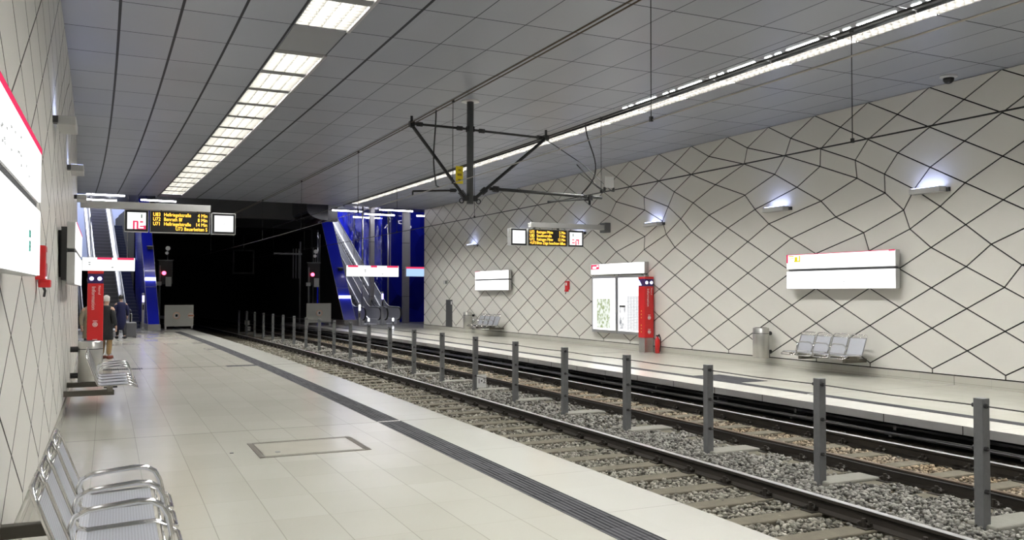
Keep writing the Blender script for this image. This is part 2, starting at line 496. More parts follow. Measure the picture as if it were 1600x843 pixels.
# panelled walls: a net of diamonds that slips out of step in the upper rows
K = 1.125
OV = {(5,-1):9.13,(6,0):9.65,(7,1):11.23,(7,2):12.28,(8,1):10.60,(8,2):11.36,(8,3):12.97,(8,7):18.66,(8,8):19.62,(8,9):21.61,
 (9,1):11.13,(9,2):11.77,(9,3):13.36,(9,4):15.32,(9,6):18.04,(9,7):18.82,(9,8):20.45,(9,9):22.3,
 (10,2):11.78,(10,3):12.43,(10,4):14.03,(10,5):15.65,(10,6):17.54,(10,7):18.57,(10,8):19.62,(10,9):21.35,
 (11,2):12.47,(11,3):13.38,(11,4):14.69,(11,5):16.69,(11,6):18.31,(12,3):13.36,(12,4):14.37,(12,5):15.67}
def node(k, n):
    s = OV.get((k, n), 9.43+1.363*n+(.6815 if k % 2 else 0))
    return (s*K, min(ZC, (.245+.3635*k)*K) if k < 14 else ZC)
def wall(name, face, s_lo, s_hi, gap, label):
    """face(s, z, d): point of the wall pushed d metres into the room"""
    mb = MB()
    zb = .185
    polys = []
    for n in range(-14, 24):
        for k in range(-1, 14):
            if k == -1:
                a, b, t = node(0, n), node(0, n+1), node(1, n)
                polys.append([(a[0], zb), (b[0], zb), b, t, a])
            else:
                b = node(k, n)
                l, r = (node(k+1, n-1), node(k+1, n)) if k % 2 == 0 else (node(k+1, n), node(k+1, n+1))
                if k == 13: polys.append([b, r, l])
                else: polys.append([b, r, node(k+2, n), l])
    def clip(poly, sgn, lim):
        out = []
        for i in range(len(poly)):
            p, q = poly[i], poly[(i+1) % len(poly)]
            ip, iq = sgn*(p[0]-lim) <= 0, sgn*(q[0]-lim) <= 0
            if ip: out.append(p)
            if ip != iq:
                t = (lim-p[0])/(q[0]-p[0]); out.append((lim, p[1]+t*(q[1]-p[1])))
        return out
    for poly in polys:
        poly = clip(poly, 1, s_hi)
        if len(poly) >= 3: poly = clip(poly, -1, s_lo)
        if len(poly) < 3: continue
        # inset by gap/2 (outline runs counter-clockwise in s, z)
        n = len(poly); ins = []; ok = True
        for i in range(n):
            p0, p1, p2 = poly[i-1], poly[i], poly[(i+1) % n]
            e1 = Vector((p1[0]-p0[0], p1[1]-p0[1])); e2 = Vector((p2[0]-p1[0], p2[1]-p1[1]))
            if e1.length < 1e-5 or e2.length < 1e-5: ok = False; break
            e1.normalize(); e2.normalize()
            n1 = Vector((-e1.y, e1.x)); n2 = Vector((-e2.y, e2.x))
            m = n1+n2
            if m.length < 1e-4: m = n1.copy()
            m.normalize(); c = max(.35, m.dot(n1))
            ins.append((p1[0]+m.x*gap/2/c, p1[1]+m.y*gap/2/c))
        if not ok: continue
        o = len(mb.v)
        mb.v += [face(p[0], p[1], 0.) for p in ins] + [face(p[0], p[1], -.03) for p in ins]
        mb.face([o+i for i in range(n)], 0)
        for i in range(n): mb.face((o+i, o+n+i, o+n+(i+1) % n, o+(i+1) % n), 3)
    ss = srange(s_lo, s_hi, 1.5)
    o = len(mb.v)
    for s in ss: mb.v += [face(s, 0., -.028), face(s, ZC, -.028), face(s, ZC, -.3), face(s, 0., -.3)]
    for i in range(len(ss)-1):
        for k in range(4):
            a = o+4*i+k; b = o+4*i+(k+1) % 4
            mb.face((a, b, b+4, a+4), 1)
    mb.face([o, o+1, o+2, o+3], 2); mb.face([len(mb.v)-1-k for k in range(4)], 2)
    ob = mb.build(name, [M_WALL, M_JOINT, M_GREY, M_PEDGE], bent=True)
    # make all faces look into the room consistently
    return structure(ob, label)
faceR = lambda s, z, d: (XR-d, s, z)
faceL = lambda s, z, d: (XL+d-.11*z/ZC, s, z)
wall('wall_right', faceR, S0, END, .025, 'cream panel wall with dark diamond joints')
wall('wall_left', faceL, S0, 41., .024, 'cream panel wall beside the near platform')
# skirtings
mb = strip_mesh([(XR-.02, 0), (XR+.05, 0), (XR+.05, .175), (XR-.02, .175)], S0, END, 1.5)
structure(mb.build('baseboard_right', M_FLOOR_R, bent=True, uv=lambda p: (12.6+p[2], p[1])))
mb = strip_mesh([(XL+.02, 0), (XL-.05, 0), (XL-.05, .175), (XL+.02, .175)], S0, 41., 1.5)
structure(mb.build('baseboard_left', M_FLOOR_L, bent=True, uv=lambda p: (1.0+p[2], p[1])))
# wall behind the camera closes the hall
mb = MB(); mb.box(XL-1, XR+1, S0-.3, S0, -1, ZC+.5)
structure(mb.build('wall_back', M_GREY, bent=True))

# entrances and tunnel beyond the hall
def slab(name, x0, x1, s0, s1, z0, z1, m, label=None):
    mb = MB()
    ss = srange(s0, s1, 2.5)
    mb = strip_mesh([(x0, z0), (x1, z0), (x1, z1), (x0, z1)], s0, s1, 2.5)
    return structure(mb.build(name, m, bent=True), label)
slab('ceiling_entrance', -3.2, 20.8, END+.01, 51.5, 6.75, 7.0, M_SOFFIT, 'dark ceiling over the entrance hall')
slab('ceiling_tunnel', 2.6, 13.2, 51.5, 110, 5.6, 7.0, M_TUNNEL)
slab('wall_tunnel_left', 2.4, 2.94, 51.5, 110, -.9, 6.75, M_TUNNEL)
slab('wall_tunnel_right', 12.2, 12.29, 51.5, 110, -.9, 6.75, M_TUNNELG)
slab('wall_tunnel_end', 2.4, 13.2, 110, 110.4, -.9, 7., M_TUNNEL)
slab('wall_entrance_left', -3.2, -2.9, 41., 66, -.2, 13., M_GREY)
slab('trim_wall_left_return', -3.2, XL-.2, 41.01, 41.3, 0, 6.75, M_GREY)
slab('wall_entrance_right', 20.5, 20.8, 40.6, 51, -.2, 7., M_BLUE)
slab('trim_wall_right_return', XR+.28, 20.8, 40.3, 40.6, 0, 6.75, M_GREY)
mb = strip_mesh([(15.95, 0), (16.15, 0), (16.15, 13), (15.95, 13)], 49.6, 66, 2.5)
structure(mb.build('wall_blue_side', M_BLUE, bent=True), 'glossy dark blue glass wall beside the right escalators')
mb = MB(); mb.box(15.95, 20.6, 49.4, 49.6, 0, 6.75)
structure(mb.build('wall_blue_front', M_BLUE, bent=True), 'glossy dark blue glass wall behind the far platform')
mb = MB(); mb.box(-3, 3.2, 64, 64.3, 4, 13); structure(mb.build('wall_concourse_left', mat('concourse_blue_grey', (.30, .34, .45), .5), bent=True))
mb = MB(); mb.box(12.3, 16.2, 66, 66.3, 0, 13); structure(mb.build('wall_concourse_right', M_BLUE, bent=True))
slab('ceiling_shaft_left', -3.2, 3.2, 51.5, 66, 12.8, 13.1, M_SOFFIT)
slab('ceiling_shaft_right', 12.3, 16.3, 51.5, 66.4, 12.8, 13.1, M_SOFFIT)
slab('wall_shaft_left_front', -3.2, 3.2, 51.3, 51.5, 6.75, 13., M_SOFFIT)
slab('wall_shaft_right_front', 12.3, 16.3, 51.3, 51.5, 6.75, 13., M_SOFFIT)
slab('wall_shaft_left_side', 2.95, 3.2, 51.5, 66, 0, 13., M_BLUEP)
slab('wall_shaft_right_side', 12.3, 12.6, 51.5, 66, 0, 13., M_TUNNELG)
# curved polished edge of the soffit over the tracks
mb = MB()
prof = [(10.9+1.1*math.cos(a), 6.05+.55*math.sin(a)) for a in [math.pi+math.pi/2*i/8 for i in range(9)]]
prof = prof + [(10.9, 6.74), (9.8, 6.74)]
mb = strip_mesh(prof, 43.5, 46.5, 1.5)
structure(mb.build('trim_curved_soffit', mat('polished_soffit', (.5, .5, .55), .18, 1.), bent=True, smooth=False))
slab('trim_tunnel_beam', 3.0, 12.4, 46.8, 47.3, 5.75, 6.75, M_DARK)

# ------------------------------------------------------------------ columns and fins at the entrances
def column(x0, x1, s, z1, m, label, grp=None, d=.3):
    mb = MB(); mb.box(-(x1-x0)/2, (x1-x0)/2, -d/2, d/2, 0, z1)
    t = thing('entrance_column', label, 'column', (x0+x1)/2, s, 0, 0, grp)
    mb.build('shaft', m, t, bevel=.01)
    c = MB()
    for z in (1.55, 3.15, 4.75): c.box(-(x1-x0)/2-.003, (x1-x0)/2+.003, -d/2-.003, d/2+.003, z, z+.02)
    c.build('joint_ring', M_JOINT, t)
    return t
M_COL = mat('column_pale_grey', (.42, .42, .42), .4)
column(14.79, 15.04, 48.3, 6.75, M_COL, 'pale grey square column standing in front of blue glass, rising behind right escalators')
column(16.94, 17.31, 48.5, 6.75, M_COL, 'wide pale column in front of the blue wall, nearest the cream panel wall')
def pole(x, s, label):
    t = thing('ceiling_pole', label, 'pole', x, s, 0)
    mb = MB(); mb.tube([(0,0,0),(0,0,6.75)], .055, 12); mb.build('shaft', M_SATIN, t, smooth=True)
    mb = MB(); mb.lathe([(.1,0),(.1,.02),(.06,.03)], 16); mb.build('foot_plate', M_SATIN, t)
pole(14.12, 47.6, 'slim steel pole rising just left of the pale grey square column')
pole(16.05, 48.6, 'slim steel pole between the two pale columns')
def fin(x0, x1, s, lean, h, dx, label, lampz):
    """blue clad wall end beside an escalator, leaning back with it"""
    t = thing('blue_fin', label, 'cladding', (x0+x1)/2, s, 0)
    w = (x1-x0)/2
    def sec(z):
        k = z/h; return [(-w+dx*k, lean*k, z), (w+dx*k, lean*k, z), (w+dx*k, 51.4-s, z), (-w+dx*k, 51.4-s, z)]
    mb = MB(); a = sec(.28); b = sec(h)
    mb.add(a+b, [(0,1,5,4), (3,0,4,7) if x0 < 8 else (1,2,6,5)], 0)
    mb.add(a+b, [(0,3,2,1),(4,5,6,7),(2,3,7,6),(1,2,6,5) if x0 < 8 else (3,0,4,7)], 1)
    mb.build('panel', [M_BLUEP, M_TUNNELG], t)
    mb = MB(); mb.box(-w-.02, w+.02, .0, 4., 0, .28); mb.build('plinth', M_LIP, t)
    mb = MB()
    for z in (2.05,):
        k = z/h; mb.box(-w+dx*k-.002, w+dx*k+.002, lean*k-.004, lean*k+.1, z, z+.012)
    for sx in (0, 1):
        p = [sec(.28)[sx], sec(h)[sx]]; mb.tube([(q[0], q[1]-.005, q[2]) for q in p], .012, 6)
    mb.build('panel_joint', M_SATIN, t)
    k = lampz/h
    l = tag(bpy.data.objects.new('wall_lamp', None), 'bright white lamp bar across the '+('left' if x0 < 8 else 'right')+' blue leaning panel', 'lamp')
    COL.objects.link(l); l.location = B((x0+x1)/2, s, 0); l.rotation_euler = (0,0,heading(s))
    mb = MB(); mb.box(-w+dx*k+.02, w+dx*k-.02, lean*k-.10, lean*k-.04, lampz-.07, lampz+.07); mb.build('lamp_tube', E_PALE, l, bevel=.01)
    mb = MB(); mb.box(-w+dx*k+.1, w+dx*k-.1, lean*k-.05, lean*k+.02, lampz-.03, lampz+.03); mb.build('lamp_mount', M_SATIN, l)
    z2 = lampz+1.65; k = z2/h
    c = tag(bpy.data.objects.new('security_camera', None), 'small dark camera high on the '+('left' if x0 < 8 else 'right')+' blue leaning panel', 'camera')
    COL.objects.link(c); c.location = B((x0+x1)/2, s, 0); c.rotation_euler = (0,0,heading(s))
    mb = MB(); mb.box(-.02+dx*k, .22+dx*k, lean*k-.3, lean*k-.1, z2-.14, z2); mb.build('camera_body', M_BLACK, c, bevel=.01)
    mb = MB(); mb.box(-.05+dx*k, .25+dx*k, lean*k-.32, lean*k-.02, z2, z2+.04); mb.build('sun_hood', M_GREY, c)
    mb = MB(); mb.tube([(.1+dx*k, lean*k-.12, z2-.07), (.1+dx*k, lean*k+.05, z2-.07)], .03, 8); mb.build('arm', M_DARK, c)
fin(2.43, 2.95, 43.7, 5.6, 6.74, -.06, 'blue clad panel leaning back between left escalators and the dark tunnel', 2.45)
fin(12.6, 13.3, 46.0, 5.4, 6.74, .0, 'blue clad panel leaning back between the tunnel and right escalators', 1.55)

# ------------------------------------------------------------------ escalators
def escalator(label, X, s, width, run, dyaw=0., deck=.16):
    t = thing('escalator', label, 'escalator', X, s, 0, dyaw)
    w = width/2
    tan = math.tan(R(30)); rise = .2; tread = rise/tan
    n = min(36, int(run/tread))
    sm = MB(); sm.box(-w, w, 0, tread+.02, -.28, -.012, 0); sm.box(-w, w, -.004, .03, -.02, .0, 1)
    for i in range(14): sm.box(-w+.01+i*width/14, -w+.01+i*width/14+.03, -.006, tread, -.012, 0, 0)
    st0 = None
    for i in range(n):
        if st0 is None:
            st0 = sm.build('step', [M_STEP, M_STEPE], t); o = st0
        else:
            o = st0.copy(); COL.objects.link(o); o.parent = t
        o.location = (0, .9+i*tread, rise*(i+1))
    mb = MB(); mb.box(-w, w, -1.0, .95, 0, .03); mb.build('landing_plate', M_SATIN, t, bevel=.005)
    mb = MB(); mb.prism([(.9, -.3), (run+.9, run*tan-.3), (run+.9, run*tan-.9), (1.6, -.3)], 'x', -w-.2, w+.2); mb.build('truss_casing', M_DARK, t)
    for sx in (-1, 1):
        x0, x1 = (sx*w, sx*(w+deck)) if sx > 0 else (-w-deck, -w)
        # skirt and deck: low metal body
        prof = [(-1.0, 0), (-1.0, .32), (.5, .32), (1.0, .48), (run+.9, run*tan+.48), (run+.9, run*tan-.25), (1.3, -.02), (1.2, 0)]
        mb = MB(); mb.prism(prof, 'x', x0, x1); mb.build('skirt', M_ESC, t, bevel=.015)
        # upper balustrade panel
        arc = [(-1.05-.38*math.sin(a), .62-.34*math.cos(a)) for a in [math.pi*i/10 for i in range(11)]]
        top = arc + [(.5, .96), (1.0, 1.13), (run+.9, run*tan+1.13), (run+.9, run*tan+.45), (1.0, .45), (.5, .30), (-1.0, .28)]
        xm = (x0+x1)/2
        mb = MB(); mb.prism(top, 'x', xm-.03, xm+.03); mb.build('balustrade', M_ESC, t)
        path = [(xm, p[0], p[1]) for p in arc] + [(xm, .5, .98), (xm, 1.0, 1.15), (xm, run+.9, run*tan+1.15)]
        path = [(xm, -.4, .27)] + path
        mb = MB(); mb.tube(path, .045, 10); mb.build('handrail', M_RUBBER, t, smooth=True)
    return t
escalator('left escalator with dark steps, rising behind the hanging white sign', 1.05, 45.3, .90, 12.5, .022, .30)
escalator('escalator at the left wall, mostly hidden behind wall sign', -.75, 45.6, .85, 12.5, .022)
escalator('right entrance escalator nearest the tunnel, beside the blue leaning panel', 14.05, 46.9, .72, 12.)
escalator('right entrance escalator beside the blue glass wall', 15.28, 46.9, .62, 12.)
# fixed grey-blue stair between the left escalator and the blue panel
t = thing('stone_stair', 'narrow blue-grey stair between left escalator and the blue panel', 'stairs', 2.1, 46.6, 0, .022)
mb = MB()
for i in range(34):
    mb.box(-.22, .22, .3*i, .3*i+.32, max(0, .17*i-.25), .17*(i+1))
mb.build('flight', mat('stair_blue_grey', (.10, .12, .19), .5), t)
mb = MB()
for i in range(34): mb.box(-.22, .22, .3*i-.004, .3*i+.04, .17*(i+1)-.004, .17*(i+1)+.004)
mb.build('nosing', M_SATIN, t)
# signal posts at the landings
def sigpost(X, s, h, label, lit):
    t = thing('escalator_signal_post', label, 'signal post', X, s)
    mb = MB(); mb.box(-.06, .06, -.06, .06, 0, h); mb.build('post', M_SATIN, t, bevel=.012)
    mb = MB(); mb.box(-.045, .045, -.075, -.05, h-.42, h-.12); mb.build('lamp', lit, t)
    mb = MB(); mb.box(-.03, .03, -.07, -.05, h-.8, h-.55); mb.build('switch_plate', M_BLACK, t)
    mb = MB(); mb.box(-.1, .1, -.1, .1, 0, .02); mb.build('foot_plate', M_SATIN, t)
sigpost(2.27, 44.6, 1.75, 'steel signal post with violet light at the foot of the left blue panel', E_VLED)
sigpost(13.05, 44.9, 1.25, 'short steel signal post with pale light before the tunnel-side escalator', E_PALE)
sigpost(14.45, 45.2, 1.85, 'tall steel signal post with violet light between the two right escalators', E_VLED)
for x, s, lab in ((13.55, 44.8, 'small white glowing stub imitating a glint before the tunnel-side escalator'), (14.98, 44.9, 'small white glowing stub imitating a glint before the escalator at the blue glass')):
    t = thing('glint_stub', lab, 'glint', x, s)  # stub added in place of a glint off the balustrade end
    mb = MB(); mb.lathe([(.05, 0), (.05, .22), (.045, .24)], 16); mb.build('body', M_WHITE, t, smooth=False)
    mb = MB(); mb.lathe([(.048, .24), (.048, .36), (.03, .40)], 16); mb.build('lamp', E_PALE, t)  # glowing tip is the imitated glint, not a real lamp

# entrance tubes
def tube_lamp(X0, X1, s, z, label, grp):
    t = thing('tube_lamp', label, 'lamp', (X0+X1)/2, s, 6.75, 0, grp)
    w = (X1-X0)/2
    mb = MB(); mb.tube([(-w, 0, z-6.75), (w, 0, z-6.75)], .035, 10); mb.build('tube', E_VIOLET, t)
    mb = MB(); mb.box(-w, w, -.04, .04, z-6.75+.04, z-6.75+.09)
    mb.build('batten', M_DARK, t)
    mb = MB()
    for x in (-w*.7, w*.7): mb.tube([(x, 0, z-6.75+.08), (x, 0, 0)], .01, 6)
    mb.build('hanger', M_DARK, t)
TL = [(-.24,1.37,44.0,'pale tube lamp over left escalators, uppermost of its three'), (-.25,1.18,46.5,'pale tube lamp over left escalators, just above the display beam'),
      (2.18,3.8,45.5,'pale tube lamp above the left display, nearest the tunnel'),
      (11.89,13.56,46.1,'pale tube lamp over the right entrance, nearest the tunnel'), (14.07,15.98,44.6,'pale tube lamp over right entrance, uppermost and nearest the cream wall'),
      (14.16,15.97,47.4,'pale tube lamp over right entrance, middle of its row'), (14.21,15.89,49.6,'pale tube lamp over right entrance, lowest and farthest back'),
      (17.2,18.9,47.0,'pale tube lamp in front of the blue wall beside the wide pale column')]
for a in TL: tube_lamp(a[0], a[1], a[2], 6.3, a[3], 'tube lamps over the entrances')

# ------------------------------------------------------------------ ceiling light rows
PITCH = 1.53
M_CEILP = mat('ceiling_grey_plain', (.20, .20, .20), .45)
def added_louvre(x0, x1, h, t, m=None):  # blades added to dim the strips from below and darken the upper walls
    mb = MB()
    for i in range(10):
        y = -h+.22+(2*h-.24)*i/9.; mb.box(x0, x1, y-.003, y+.003, .005, .095)
    nl = int(round((x1-x0)/.2))
    for x in [x0+.01+(x1-x0-.02)*q/nl for q in range(nl+1)]: mb.box(x-.0015, x+.0015, -h+.03, h-.01, .006, .095)
    mb.build('added_louvre', m or M_LOUVRE, t)
def luminaire_left():
    t = thing('ceiling_light', '', 'ceiling light', 0, 0, ZC)
    w = (LX1-LX0)/2; h = PITCH/2
    mb = MB()
    mb.add([(-w,-h,.16),(w,-h,.16),(w,h,.16),(-w,h,.16)], [(0,1,2,3)])
    mb.add([(-w,-h,0),(-w,h,0),(-w,h,.16),(-w,-h,.16)], [(0,1,2,3)])
    mb.add([(w,-h,0),(w,h,0),(w,h,.16),(w,-h,.16)], [(0,3,2,1)])
    mb.build('housing', M_WHITE, t)
    mb = MB(); mb.box(-w+.06, w-.06, -h+.08, h-.05, .115, .125); mb.build('diffuser', E_STRIP, t)
    mb = MB(); mb.box(-w, w, -h-.012, -h+.20, .0, .13); mb.build('shade_baffle', M_CEILP, t)  # widened into a grey cover to imitate the darker end of each panel
    added_louvre(-w, w, h, t)
    mb = MB(); mb.box(w-.02, w+.03, -h, h, -.03, .02); mb.build('edge_rail', M_SATIN, t)
    return t
def luminaire_right(tubes):
    t = thing('ceiling_light', '', 'ceiling light', 0, 0, ZC)
    w = (RX1-RX0)/2; h = PITCH/2
    mb = MB()
    mb.add([(-w,-h,.16),(w,-h,.16),(w,h,.16),(-w,h,.16)], [(0,1,2,3)])
    mb.add([(-w,-h,0),(-w,h,0),(-w,h,.16),(-w,-h,.16)], [(0,1,2,3)])
    mb.add([(w,-h,0),(w,h,0),(w,h,.16),(w,-h,.16)], [(0,3,2,1)])
    mb.build('housing', M_WHITE, t)
    mb = MB(); mb.box(.0, w-.02, -h+.03, h-.03, .115, .125); mb.build('diffuser', E_STRIPR, t)
    added_louvre(.0, w, h, t, M_LOUVRED)
    mb = MB(); mb.box(-w, -.03, -h, h, .01, .03); mb.build('side_cover', mat('louvre_grey', (.26, .265, .28), .4, .4), t)
    mb = MB(); mb.box(-.035, -.005, -h, h, -.03, .03); mb.build('edge_rail', M_BLACK, t)
    if tubes:
        for a, b in ((-.62, .12), (.26, .40), (.50, .66)):
            mb = MB(); mb.box(-.28, -.256, a, b, .0, .012); mb.build('tube', E_TUBE, t)
        for a, b in ((-.5, .0), (.28, .36)):
            mb = MB(); mb.box(-.16, -.145, a, b, .003, .012); mb.build('tube', E_TUBE, t)
    return t
pl = luminaire_left(); prn = luminaire_right(True); prf = luminaire_right(False)
fl = fr = frn = True
c0 = 10.5+PITCH/2
for i in range(-12, 19):
    s = c0+PITCH*i
    if s+PITCH/2 > END-.3 or s-PITCH/2 < S0: continue
    if i != 2:
        o = pl if fl else copy_tree(pl); fl = False
        put(o, (LX0+LX1)/2, s, ZC)
        o['label'] = ('cream glowing ceiling light panel in the left row' if i > 2 else
                      'bright ceiling light panel of the left row, nearer than the dark cover panel')
        o['group'] = 'left row of ceiling lights' if i > 2 else 'near ceiling lights of the left row'
    if i < 4:
        o = prn if frn else copy_tree(prn); frn = False
        o['label'] = 'bright light panel of the right row with white tube dashes beside it'; o['group'] = 'near ceiling lights of the right row'
    else:
        o = prf if fr else copy_tree(prf); fr = False
        o['label'] = 'narrow glowing light panel in the far part of the right row'; o['group'] = 'far ceiling lights of the right row'
    put(o, (RX0+RX1)/2, s, ZC)
# unlit cover panel in the left row
mb = MB(); mb.box(-(LX1-LX0)/2+.01, (LX1-LX0)/2-.01, -PITCH/2+.02, PITCH/2-.02, .0, .02)
o = mb.build('cover_panel', mat('cover_grey', (.30, .31, .33), .4, .3), loc=B((LX0+LX1)/2, c0+2*PITCH, ZC), rot=(0,0,heading(c0+2*PITCH)))
tag(o, 'unlit grey cover panel interrupting the left row of ceiling lights', 'ceiling panel')
# end gaps of the two recesses
for nm, a, b in (('trim_light_end_left', LX0, LX1), ('trim_light_end_right', RX0, RX1)):
    mb = MB(); mb.box(a, b, c0+PITCH*18.5-.1, END, ZC, ZC+.05) ; structure(mb.build(nm, M_CEIL, bent=True, uv=UVX))
    mb = MB(); mb.box(a, b, S0, c0-PITCH*12.5+.1, ZC, ZC+.05) ; structure(mb.build(nm+'_back', M_CEIL, bent=True, uv=UVX))

# ------------------------------------------------------------------ wall lamps
def sconce(side, s, label):
    d = .2
    X = XR if side > 0 else XL-.075
    t = thing('wall_sconce', label, 'wall lamp', X, s, 3.88, 0, 'uplights on the '+('right' if side > 0 else 'left')+' wall')
    q = -1 if side > 0 else 1
    bx = lambda a, b: (min(a*q, b*q), max(a*q, b*q))
    mb = MB(); x0, x1 = bx(.05, .05+d); mb.box(x0, x1, -.36, .36, -.06, .05); mb.build('lamp_body', M_GREY, t, bevel=.01)
    mb = MB(); x0, x1 = bx(.06, .04+d); mb.box(x0, x1, -.3, .3, .052, .058); mb.build('lens', E_SCONCE, t)
    mb = MB(); x0, x1 = bx(-.01, .06); mb.box(x0, x1, -.42, -.28, -.05, .03); mb.build('wall_bracket', M_DARK, t)
names = ['nearest the camera dome', 'second along, left of the big sign', 'third along, above the information case',
         'behind the beam of the right display', 'hidden behind right display', 'far along, left of the small sign']
for s, nm in zip((12.1, 16.35, 21.45, 25.9, 30.3, 34.7), names): sconce(1, s, 'grey blue-glowing uplight on right wall, '+nm)
namesL = ['nearest of them', 'second along the wall', 'third, at the display beam']
for s, nm in zip((12.0, 16.4, 21.3), namesL): sconce(-1, s, 'small grey uplight high on left wall, '+nm)

# ------------------------------------------------------------------ wall signs (two stacked light boxes)
def wall_sign(side, s0, s1, label, deco):
    X = XR if side > 0 else XL-.04
    t = thing('light_box_sign', label, 'sign', X, (s0+s1)/2, 1.9)
    q = -1 if side > 0 else 1
    h = (s1-s0)/2; dep = .24 if side > 0 else .21
    bx = lambda a, b: (min(a*q, b*q), max(a*q, b*q))
    for z0, z1 in ((.0, .42), (.47, .82)):
        mb = MB(); x0, x1 = bx(.10, dep-.012); mb.box(x0, x1, -h, h, z0, z1); mb.build('casing', M_GREY, t, bevel=.008)
        mb = MB(); x0, x1 = bx(dep-.012, dep); mb.box(x0, x1, -h+.006, h-.006, z0+.006, z1-.006); mb.build('face', E_SIGN, t)
    mb = MB(); x0, x1 = bx(.03, .10)
    mb.box(x0, x1, -h+.12, h-.12, .06, .76); mb.build('back_frame', M_DARK, t)
    mb = MB(); x0, x1 = bx(-.02, .03)
    for y in (-h+.3, 0, h-.3): mb.box(x0, x1, y-.05, y+.05, .1, .72)
    mb.build('wall_bracket', M_BLACK, t)
    mb = MB(); x0, x1 = bx(.11, dep-.02); mb.box(x0, x1, -h+.05, h-.05, .425, .465); mb.build('gap_rail', M_DARK, t)
    f0, f1 = bx(dep, dep+.004)
    if deco == 'near':
        mb = MB(); mb.box(f0, f1, -h, h, .785, .82); mb.build('red_edge', M_PINK, t)
        mb = MB()
        for i in range(16):
            y = -h+1.0+random.random()*1.35; z = .53+random.random()*.16; mb.box(f0, f1, y, y+.025, z, z+.012)
        mb.build('faint_print', M_SPECK, t)
        mb = MB(); mb.box(f0, f1, h-.75, h-.69, .13, .19); mb.box(f0, f1, h-.76, h-.68, .21, .25)
        mb.build('green_print', M_GREEN, t)
    if deco == 'big':
        mb = MB(); mb.box(f0, f1, -h, h, .805, .82); mb.box(f0, f1, h-.05, h, .62, .82); mb.box(f0, f1, -h, -h+.16, .79, .82); mb.build('red_edge', M_PINK, t)
        mb = MB(); mb.box(f0, f1, h-.24, h-.07, .765, .79); mb.box(f0, f1, h-.24, h-.10, .715, .735); mb.box(f0, f1, h-.36, h-.27, .66, .76); mb.box(f0, f1, h-.45, h-.41, .64, .79); mb.box(f0, f1, h-.41, h-.25, .64, .67)
        mb.build('yellow_print', M_LIME, t)
        mb = MB(); mb.box(f0, f1, -h+1.36, -h+1.39, .15, .17); mb.box(f0, f1, -h+1.36, -h+1.39, .09, .11); mb.build('dots', M_SPECK, t)
    if deco == 'far':
        mb = MB(); mb.box(f0, f1, h-.5, h, .795, .82); mb.box(f0, f1, h-.42, h-.2, .72, .74); mb.build('red_edge', M_PINK, t)
    if deco == 'farleft':
        mb = MB(); mb.box(f0, f1, -h, h, .8, .82); mb.build('red_edge', M_PINK, t)
    return t
wall_sign(1, 12.77, 15.93, 'wide white lit double sign on the right wall above the near right bench', 'big')
wall_sign(1, 30.93, 34.15, 'small looking white lit double sign far along the right wall, above the far bench', 'far')
wall_sign(-1, 3.15, 6.3, 'huge white lit double sign on the left wall with a red top edge', 'near')
wall_sign(-1, 12.6, 15.8, 'white lit double sign seen edge-on on left wall, above the second bench', 'farleft')

# ------------------------------------------------------------------ information case on the right wall
t = thing('information_case', 'tall white lit information case with two poster panes on the right wall', 'display case', XR, 23.4, .48)
h = 1.56
mb = MB(); mb.box(-.13, 0.02, -h, h, 0, 1.88); mb.build('casing', M_GREY, t, bevel=.01)
mb = MB(); mb.box(-.16, 0.02, -h, h, 1.92, 2.28); mb.build('header_casing', M_GREY, t, bevel=.01)
mb = MB(); mb.box(-.166, -.158, -h+.01, h-.01, 1.93, 2.27); mb.build('header_face', E_SIGN, t)
mb = MB(); mb.box(-.170, -.166, h-.52, h-.02, 2.10, 2.26); mb.build('red_logo', M_PINK, t)
mb = MB(); mb.box(-.173, -.169, h-.34, h-.12, 2.13, 2.20); mb.box(-.173, -.169, h-.48, h-.38, 2.18, 2.23); mb.build('white_logo', E_SIGN, t)
for y0, y1 in ((.02, h-.04), (-h+.04, -.02)):
    p = MB(); p.box(-.155, -.128, y0, y0+.06, .02, 1.86); p.box(-.155, -.128, y1-.06, y1, .02, 1.86); p.box(-.155, -.128, y0+.06, y1-.06, .02, .10); p.box(-.155, -.128, y0+.06, y1-.06, 1.80, 1.86)
    d = p.build('pane_frame', M_SATIN, t)
    p = MB(); p.box(-.135, -.131, y0+.06, y1-.06, .10, 1.80); p.build('lit_backing', E_SIGN, d)
mb = MB(); mb.box(-.142, -.137, .42, 1.22, .16, 1.12); mb.build('map_poster', poster_material('poster_map', (.80, .85, .78), (.34, .40, .22), 9., .55), t)
mb = MB(); mb.box(-.142, -.137, -.48, -.14, .17, .92); mb.build('notice_poster', poster_material('poster_notice', (.98, .98, .98), (.25, .26, .28), 5., .55), t)
mb = MB(); mb.box(-.143, -.142, -.48, -.14, .86, .92); mb.build('notice_heading', M_LETTERB, t)
mb = MB(); mb.box(-.142, -.137, -1.38, -.58, .14, 1.22); mb.build('timetable_poster', poster_material('poster_timetable', (.92, .93, .94), (.12, .13, .15), 5., .55, True), t)

